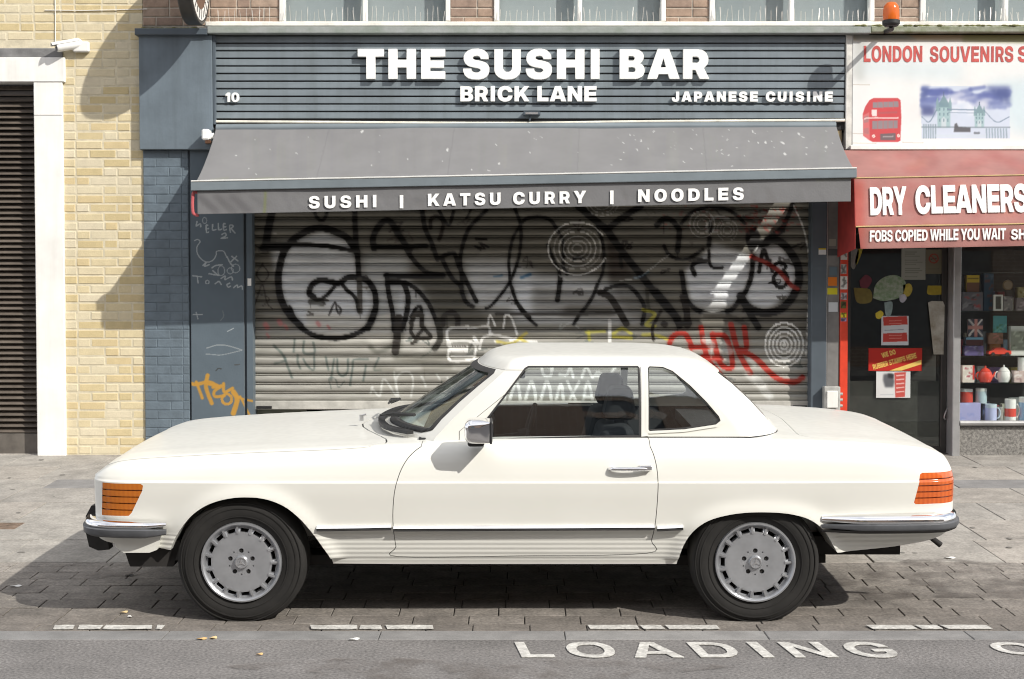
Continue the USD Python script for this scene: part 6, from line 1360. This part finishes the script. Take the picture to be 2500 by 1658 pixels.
# wheels --------------------------------------------------------------------
ALLOY = M('wheel_alloy', (.43, .44, .46), .34, .06, 14., metal=.72)
wheel_x = [side(557, 1301, lambda z: .86)[0], side(1744, 1298, lambda z: .86)[0]]
wz0 = .288
def wheel(x, s):
    """wheel whose outer face points to lateral s"""
    pl = lambda m: (lambda vf: (np.stack([vf[0][:, 0] + x, s * (.862 - (.10 - vf[0][:, 2])), vf[0][:, 1] + wz0], 1) if False else np.stack([vf[0][:, 0] + x, s * (.865 + vf[0][:, 2]), vf[0][:, 1] + wz0], 1), vf[1]))(tri(m))
    tyre = revolve([(.196, -.185), (.25, -.20), (.296, -.198), (.309, -.178), (.3105, -.10), (.309, -.028), (.297, -.008), (.270, .002), (.24, .003), (.215, -.003), (.196, -.012), (.196, -.185)], 72)
    vt, ft = tyre; flat = -.284
    vt = vt.copy(); low = vt[:, 1] < flat; vt[low, 1] = flat + (vt[low, 1] - flat) * .22
    w = cobj('wheel', pl((vt, ft)), TYRE, smooth=40)
    cobj('tread_ring', pl(revolve([(.262, .0032), (.268, .0030), (.268, .0052), (.262, .0052), (.262, .0032)], 60)), TYRE, w)
    cobj('sidewall_rib', pl(revolve([(.286, -.0030), (.290, -.0035), (.290, .0012), (.286, .0012), (.286, -.0030)], 60)), TYRE, w); cobj('sidewall_rib', pl(revolve([(.222, -.0010), (.226, -.0008), (.226, .0028), (.222, .0024), (.222, -.0010)], 60)), TYRE, w)
    cobj('rim', pl(revolve([(.176, -.16), (.188, -.165), (.1955, -.16), (.1955, -.010), (.193, .002), (.186, .003), (.179, -.004), (.170, -.020), (.168, -.05), (.172, -.16), (.176, -.16)], 60)), ALLOY, w, smooth=40)
    disc_ = m3.Manifold.revolve(m3.CrossSection([np.array([(0, -.045), (.171, -.045), (.171, -.022), (.158, -.016), (.148, -.010), (.135, -.007), (.075, -.011), (.045, -.012), (0, -.012)])], m3.FillRule.EvenOdd), 90)
    for q in range(15):
        a = (q + .5) * 2 * math.pi / 15
        slot = m3.Manifold.cube((.0185, .040, .08), True).translate((.1555, 0, -.03)).rotate((0, 0, math.degrees(a)))
        disc_ = disc_ - slot
    for q in range(5):
        a = math.pi / 2 + q * 2 * math.pi / 5 + .0
        disc_ = disc_ - m3.Manifold.cylinder(.05, .0115, .0115, 16).translate((.056 * math.cos(a), .056 * math.sin(a), -.035)) - m3.Manifold.cylinder(.05, .004, .004, 8).translate((.060 * math.cos(a + .63), .060 * math.sin(a + .63), -.025))
    cobj('disc', pl(disc_), ALLOY, w, smooth=30)
    cobj('brake_drum', pl(revolve([(0, -.09), (.165, -.09), (.165, -.06), (0, -.06)], 40)), UNDER, w)
    for q in range(15):
        a = q * 2 * math.pi / 15
        cobj('spoke', pl(m3.Manifold.hull_points(np.array([(r * math.cos(a) - t * math.sin(a), r * math.sin(a) + t * math.cos(a), z) for r, zz in ((.141, (-.020, -.003)), (.176, (-.026, -.009))) for t in (-.0052, .0052) for z in zz]))), ALLOY, w, smooth=False)
    for q in range(5):
        a = math.pi / 2 + q * 2 * math.pi / 5; cobj('lug_bolt', pl(join(tri(m3.Manifold.cylinder(.016, .0085, .008, 6).translate((.056 * math.cos(a), .056 * math.sin(a), -.034))))), UNDER, w)
    cap = cobj('centre_cap', pl(revolve([(0, -.012), (.034, -.012), (.033, -.002), (.028, .003), (.0, .004)], 36)), ALLOY, w, smooth=40)
    ring_ = revolve([(.0225, .0035), (.0265, .0035), (.0265, .0062), (.0225, .0062), (.0225, .0035)], 32)
    star = Polygon([(r * math.sin(t), r * math.cos(t)) for i in range(3) for r, t in ((.0235, i * 2.0944), (.0045, i * 2.0944 + 1.0472))])
    cobj('emblem', pl(join(ring_, extrude(star, .0025, lambda v: v + [0, 0, .0036]))), CHROME, w) if False else obj('emblem', (car(pl(join(ring_, extrude(star, .0025, lambda v: v + [0, 0, .0036])))[0]), pl(join(ring_, extrude(star, .0025, lambda v: v + [0, 0, .0036])))[1]), CHROME, w)
for x in wheel_x:
    for s in (-1, 1): wheel(x, s)
# arch liners and underbody
for a in ARCH:
    x0, x1 = a.bounds[0], a.bounds[2]
cobj('underbody', join(tri(m3.Manifold.cube((2.0, 1.30, .05)).translate((-1.05, -.65, .225))), tri(m3.Manifold.cube((1.1, 1.0, .10)).translate((-1.9, -.5, .24))), tri(m3.Manifold.cube((1.25, .96, .10)).translate((.72, -.48, .24))), tri(m3.Manifold.cube((3.2, .9, .04)).translate((-1.6, -.45, .19)))), UNDER, smooth=False)
cobj('axle', join(tube([(wheel_x[0], -.72, .30), (wheel_x[0], .72, .30)], .04, 10), tube([(wheel_x[1], -.72, .30), (wheel_x[1], .72, .30)], .05, 10)), UNDER)
flap = flank([(383, 1262), (404, 1258), (410, 1303), (380, 1303)])
cobj('mud_flap', prism_side(Polygon(flap), -.80, -.60), RUBBER, smooth=False)
sp = flank([(274, 1262), (402, 1262), (388, 1314), (292, 1314)])
cobj('front_spoiler', prism_side(Polygon(sp).buffer(.01).buffer(-.002), -.80, .80), UNDER, smooth=False)
lowf = flank([(262, 1238), (366, 1238), (358, 1268), (342, 1274), (285, 1274), (268, 1262)])
cobj('front_valance', prism_side(Polygon(lowf).buffer(.012).buffer(-.004), -.87, .80), PAINT, smooth=False)
ex = flank([(1880, 1283), (1925, 1300), (2106, 1284), (2113, 1270), (2090, 1262), (1890, 1268)])
cobj('exhaust_box', prism_side(Polygon(ex), -.60, -.25), UNDER, smooth=False)
tpx, tpz = side(2148, 1240, lambda z: .55); tqx, tqz = side(2176, 1258, lambda z: .55)
cobj('tail_pipe', tube([(tpx - .3, -.55, tpz + .02), (tpx, -.55, tpz), (tqx - .01, -.55, tqz)], .015, 12), UNDER, smooth=40)
# bumpers -----------------------------------------------------------------
def path_front():
    p = [(-1.655, -.880), (-1.75, -.888), (-1.88, -.880), (-1.97, -.855), (-2.02, -.81), (-2.052, -.70), (-2.07, -.5), (-2.085, 0)]
    p = curve(p, 8); return np.vstack([p, (p[:-1] * [1, -1])[::-1]])
def path_rear():
    x0 = flank([(1897, 1200)])[0][0]
    p = [(x0, -.878), (x0 + .18, -.886), (1.85, -.882), (2.0, -.868), (2.075, -.838), (2.125, -.76), (2.145, -.62), (2.16, 0)]
    p = curve(p, 8); return np.vstack([p, (p[:-1] * [1, -1])[::-1]])
def sweep(path, prof, taper=None):
    """prof: (outward, height) loop swept along a plan path"""
    t = np.gradient(path, axis=0); t /= np.linalg.norm(t, axis=1)[:, None]; nrm = np.stack([t[:, 1], -t[:, 0]], 1)
    if (nrm[len(path) // 2] @ path[len(path) // 2]) < 0: nrm = -nrm
    pr_ = np.array(prof, float); n = len(pr_); V = []
    for i, p in enumerate(path):
        k = 1. if taper is None else taper(i / (len(path) - 1))
        zc_ = pr_[:, 1].mean()
        for o, z in pr_: V.append((p[0] + nrm[i, 0] * o * k, p[1] + nrm[i, 1] * o * k, z if taper is None else zc_ + (z - zc_) * (.25 + .75 * k)))
    m = len(path); i = (np.arange(m - 1)[:, None] * n + np.arange(n)).ravel(); j = (np.arange(m - 1)[:, None] * n + (np.arange(n) + 1) % n).ravel()
    f = np.vstack([np.stack([i, j, j + n], 1), np.stack([i, j + n, i + n], 1)])
    V = np.vstack([V, [np.mean(V[:n], 0)], [np.mean(V[-n:], 0)]]); k = np.arange(n); k2 = (k + 1) % n; o = (m - 1) * n
    f = np.vstack([f, np.stack([np.full(n, m * n), k, k2], 1), np.stack([np.full(n, m * n + 1), o + k2, o + k], 1)])
    return np.array(V), f
zf = flank([(300, 1203), (300, 1218), (300, 1240)]); z1, z2, z3 = [z for x, z in zf]
tp = lambda t: min(1., .35 + 9 * t, .35 + 9 * (1 - t))
fb = cobj('front_bumper', sweep(path_front(), [(-.02, z2 + .001), (.034, z2 + .001), (.040, z2 + .010), (.030, z1 - .006), (.012, z1), (-.02, z1)], tp), CHROME, smooth=50)
cobj('rubber_face', sweep(path_front(), [(-.02, z3), (.026, z3), (.046, z3 + .012), (.048, z2 - .006), (.036, z2), (-.02, z2)], tp), GREYRUB, fb, smooth=50)
for s in (-1, 1): cobj('overrider', m3.Manifold.hull_points(np.array([(x, s * .60 + y, z) for x, z in ((-2.055, .295), (-2.10, .315), (-2.118, .40), (-2.113, .47), (-2.085, .520), (-2.04, .525), (-2.0, .30)) for y in (-.035, .035)])), RUBBER, fb, smooth=40)
zr = flank([(2050, 1188), (2050, 1207), (2050, 1222), (2050, 1230)]); r1, r2, r3, r4 = [z for x, z in zr]
rbm = cobj('rear_bumper', sweep(path_rear(), [(-.02, r2 + .001), (.036, r2 + .001), (.040, r2 + .012), (.030, r1 - .008), (.010, r1), (-.02, r1)], tp), CHROME, smooth=50)
cobj('rubber_face', sweep(path_rear(), [(-.02, r3 + .001), (.044, r3 + .001), (.050, r3 + .01), (.048, r2 - .004), (.038, r2), (-.02, r2)], tp), GREYRUB, rbm, smooth=50)
cobj('lower_lip', sweep(path_rear(), [(-.02, r4), (.024, r4), (.040, r4 + .008), (.042, r3), (-.02, r3)], tp), RUBBER, rbm, smooth=50)
STRIPC = M('bright_strip', (.80, .80, .80), .30, .03, 6., metal=.75)
# rubbing strip -----------------------------------------------------------
def strip(pxa, pxb, name='rub_strip', parent=CAR):
    xa, za = flank([(pxa, 1222)])[0]; xb, zb_ = flank([(pxb, 1219)])[0]
    xs_ = np.linspace(xa, xb, 24); zc_ = za + (zb_ - za) * (xs_ - xa) / (xb - xa)
    def strip_(h0, h1, o, up=0.):
        V = []
        for x, z in zip(xs_, zc_):
            w = float(hw_x(x)) + .001
            V += [(x, -w + .02, z + h0), (x, -w - o * .6, z + h0), (x, -w - o, z + h0 + .003), (x, -w - o * (1 - up * .55), z + h1 - .003), (x, -w - o * (.6 - .5 * up), z + h1), (x, -w + .02, z + h1)]
        n = 6; m = len(xs_); i = (np.arange(m - 1)[:, None] * n + np.arange(n)).ravel(); j = (np.arange(m - 1)[:, None] * n + (np.arange(n) + 1) % n).ravel()
        f = np.vstack([np.stack([i, j, j + n], 1), np.stack([i, j + n, i + n], 1)]); e = [(0, 2, 1), (0, 3, 2), (0, 4, 3), (0, 5, 4)]; b = (m - 1) * n
        return np.array(V), np.vstack([f, e, [(b + a_, b + c_, b + d_) for a_, d_, c_ in e]])
    p = cobj(name, strip_(.001, .016, .012, 1.), STRIPC, parent); cobj('rubber', strip_(-.009, .000, .012), RUBBER, p)
strip(731, 903); strip(908, 1511, parent=doorp); strip(1517, 1577)
# mirror, handle, aerial, wipers, small fittings
mx, mz = side(1104, 994, lambda z: .90)
def rounded(x0, x1, y0, y1, z0, z1, r):
    s = m3.Manifold.sphere(r, 20); return m3.Manifold.batch_hull([s.translate((x, y, z)) for x in (x0 + r, x1 - r) for y in (y0 + r, y1 - r) for z in (z0 + r, z1 - r)])
mr = cobj('door_mirror', m3.Manifold.hull_points(np.vstack([tri(rounded(mx - .064, mx + .045, -.985, -.82, mz - .056, mz + .058, .036))[0], tri(rounded(mx + .03, mx + .062, -.98, -.825, mz - .052, mz + .050, .012))[0]])), CHROME, smooth=40)
cobj('mirror_glass', m3.Manifold.cube((.006, .12, .085)).translate((mx + .0625, -.965, mz - .043)), CHROME, mr); cobj('mirror_frame', rounded(mx + .056, mx + .067, -.984, -.822, mz - .054, mz + .052, .005) - m3.Manifold.cube((.03, .126, .09)).translate((mx + .05, -.967, mz - .046)), BLACK, mr)
cobj('mirror_foot', rounded(mx - .05, mx + .03, -.93, -.80, mz - .075, mz - .045, .013), BLACK, mr)
hx0, hz = side(1408, 1083, lambda z: .87); hx1, _ = side(1500, 1083, lambda z: .87)
hd = cobj('door_handle', tube(curve([(hx0, -.862, hz), (hx0 + .02, -.885, hz + .002), (hx0 + .09, -.893, hz + .003), (hx1 - .02, -.885, hz + .002), (hx1, -.862, hz)], 6), .010, 12), CHROME, doorp, smooth=60)
cobj('handle_plate', rounded(hx1 - .050, hx1 + .010, -.892, -.855, hz - .004, hz + .020, .006), CHROME, hd)
fxk, fzk = side(1950, 1019, lambda z: .72); cobj('aerial_cap', revolve([(0, 0), (.013, 0), (.013, .008), (.007, .016), (0, .017)], 16, 'z', (fxk, -.68, .822)), CHROME, smooth=40)
px_, pz_ = side(888, 960, lambda z: .10); cobj('washer_jet', join(tube([(-.80, -.10, .875), (-.80, -.10, .905)], .011, 8), tube([(-.80, -.10, .90), (-.775, -.10, .908)], .006, 8)), STEEL)
for a_, b_ in (((-.70, -.10, .905), (-.485, -.56, .965)), ((-.70, .42, .905), (-.60, -.05, .985))):
    w = cobj('wiper', tube([a_, tuple((np.array(a_) + b_) / 2 + [-.015, 0, .012]), b_], .006, 6), BLACK); cobj('blade', tube([tuple(np.array(b_) + (np.array(a_) - b_) * .75), b_], .008, 6), RUBBER, w)
cobj('cowl_grille', prism_plan(Polygon(curve([(-.52, -.60), (-.655, -.4), (-.715, 0), (-.655, .4), (-.52, .60), (-.49, .58), (-.63, .35), (-.68, 0), (-.63, -.35), (-.49, -.58)], 5)), .872, .889), BLACK, smooth=False)
# nose: grille, star, headlamps; tail: number plate recess (seen only from the side)
cobj('grille', rounded(-2.068, -2.03, -.48, .48, .50, .655, .015), CHROME, smooth=40); cobj('grille_mesh', m3.Manifold.cube((.02, .86, .11)).translate((-2.078, -.43, .52)), BLACK, smooth=False)
for s in (-1, 1): cobj('headlamp', rounded(-2.058, -2.0, s * .56 - .10, s * .56 + .10, .50, .655, .02), STEEL, smooth=40)
cobj('front_panel', m3.Manifold.cube((.03, 1.24, .06)).translate((-2.045, -.62, .44)), PAINT, smooth=False)
# interior -----------------------------------------------------------------
SEAT = M('seat_fabric', (.013, .015, .017), .85, .15, 20.)
for s in (-1, 1):
    st_ = cobj('seat', rounded(-.02, .48, s * .33 - .25, s * .33 + .25, .43, .60, .06), SEAT, smooth=40)
    bk = m3.Manifold.batch_hull([m3.Manifold.sphere(.055, 20).translate((x, s * .33 + y, z)) for x, z in ((.40, .50), (.49, .84), (.56, .85), (.52, .50)) for y in (-.19, .19)])
    cobj('backrest', bk, SEAT, st_, smooth=40); cobj('headrest', m3.Manifold.batch_hull([m3.Manifold.sphere(.032, 20).translate((x, s * .33 + y, z)) for x, z in ((.50, .95), (.525, 1.05), (.585, 1.05), (.60, .95)) for y in (-.07, .07)]), SEAT, st_, smooth=40)
    cobj('headrest_post', tube([(.53, s * .33, .84), (.545, s * .33, .97)], .012, 8), SEAT, st_)
cobj('dashboard', m3.Manifold.batch_hull([m3.Manifold.sphere(.04, 16).translate((x, y, z)) for x, z in ((-.42, .84), (-.20, .855), (-.14, .80), (-.16, .62), (-.40, .60)) for y in (-.60, .60)]), LINER, smooth=40)
t = np.linspace(0, 2 * np.pi, 33); sw = cobj('steering_wheel', tube([(.08 + .05 * math.sin(a), .33 + .19 * math.cos(a), .73 + .175 * math.sin(a)) for a in t], .014, 10, False), LINER, smooth=60)
cobj('hub', join(tube([(.04, .33, .72), (.09, .33, .73)], .05, 14), tube([(.08, .15, .73), (.08, .51, .73)], .012, 8), tube([(-.2, .33, .70), (.06, .33, .725)], .03, 10)), LINER, sw)
cobj('rear_shelf', m3.Manifold.cube((.35, 1.28, .06)).translate((.95, -.64, .79)), LINER, smooth=False)
cobj('rear_view_mirror', rounded(.04, .07, -.11, .11, 1.10, 1.15, .012), BLACK, smooth=40)
print('prims', sum(1 for _ in stage.Traverse()))
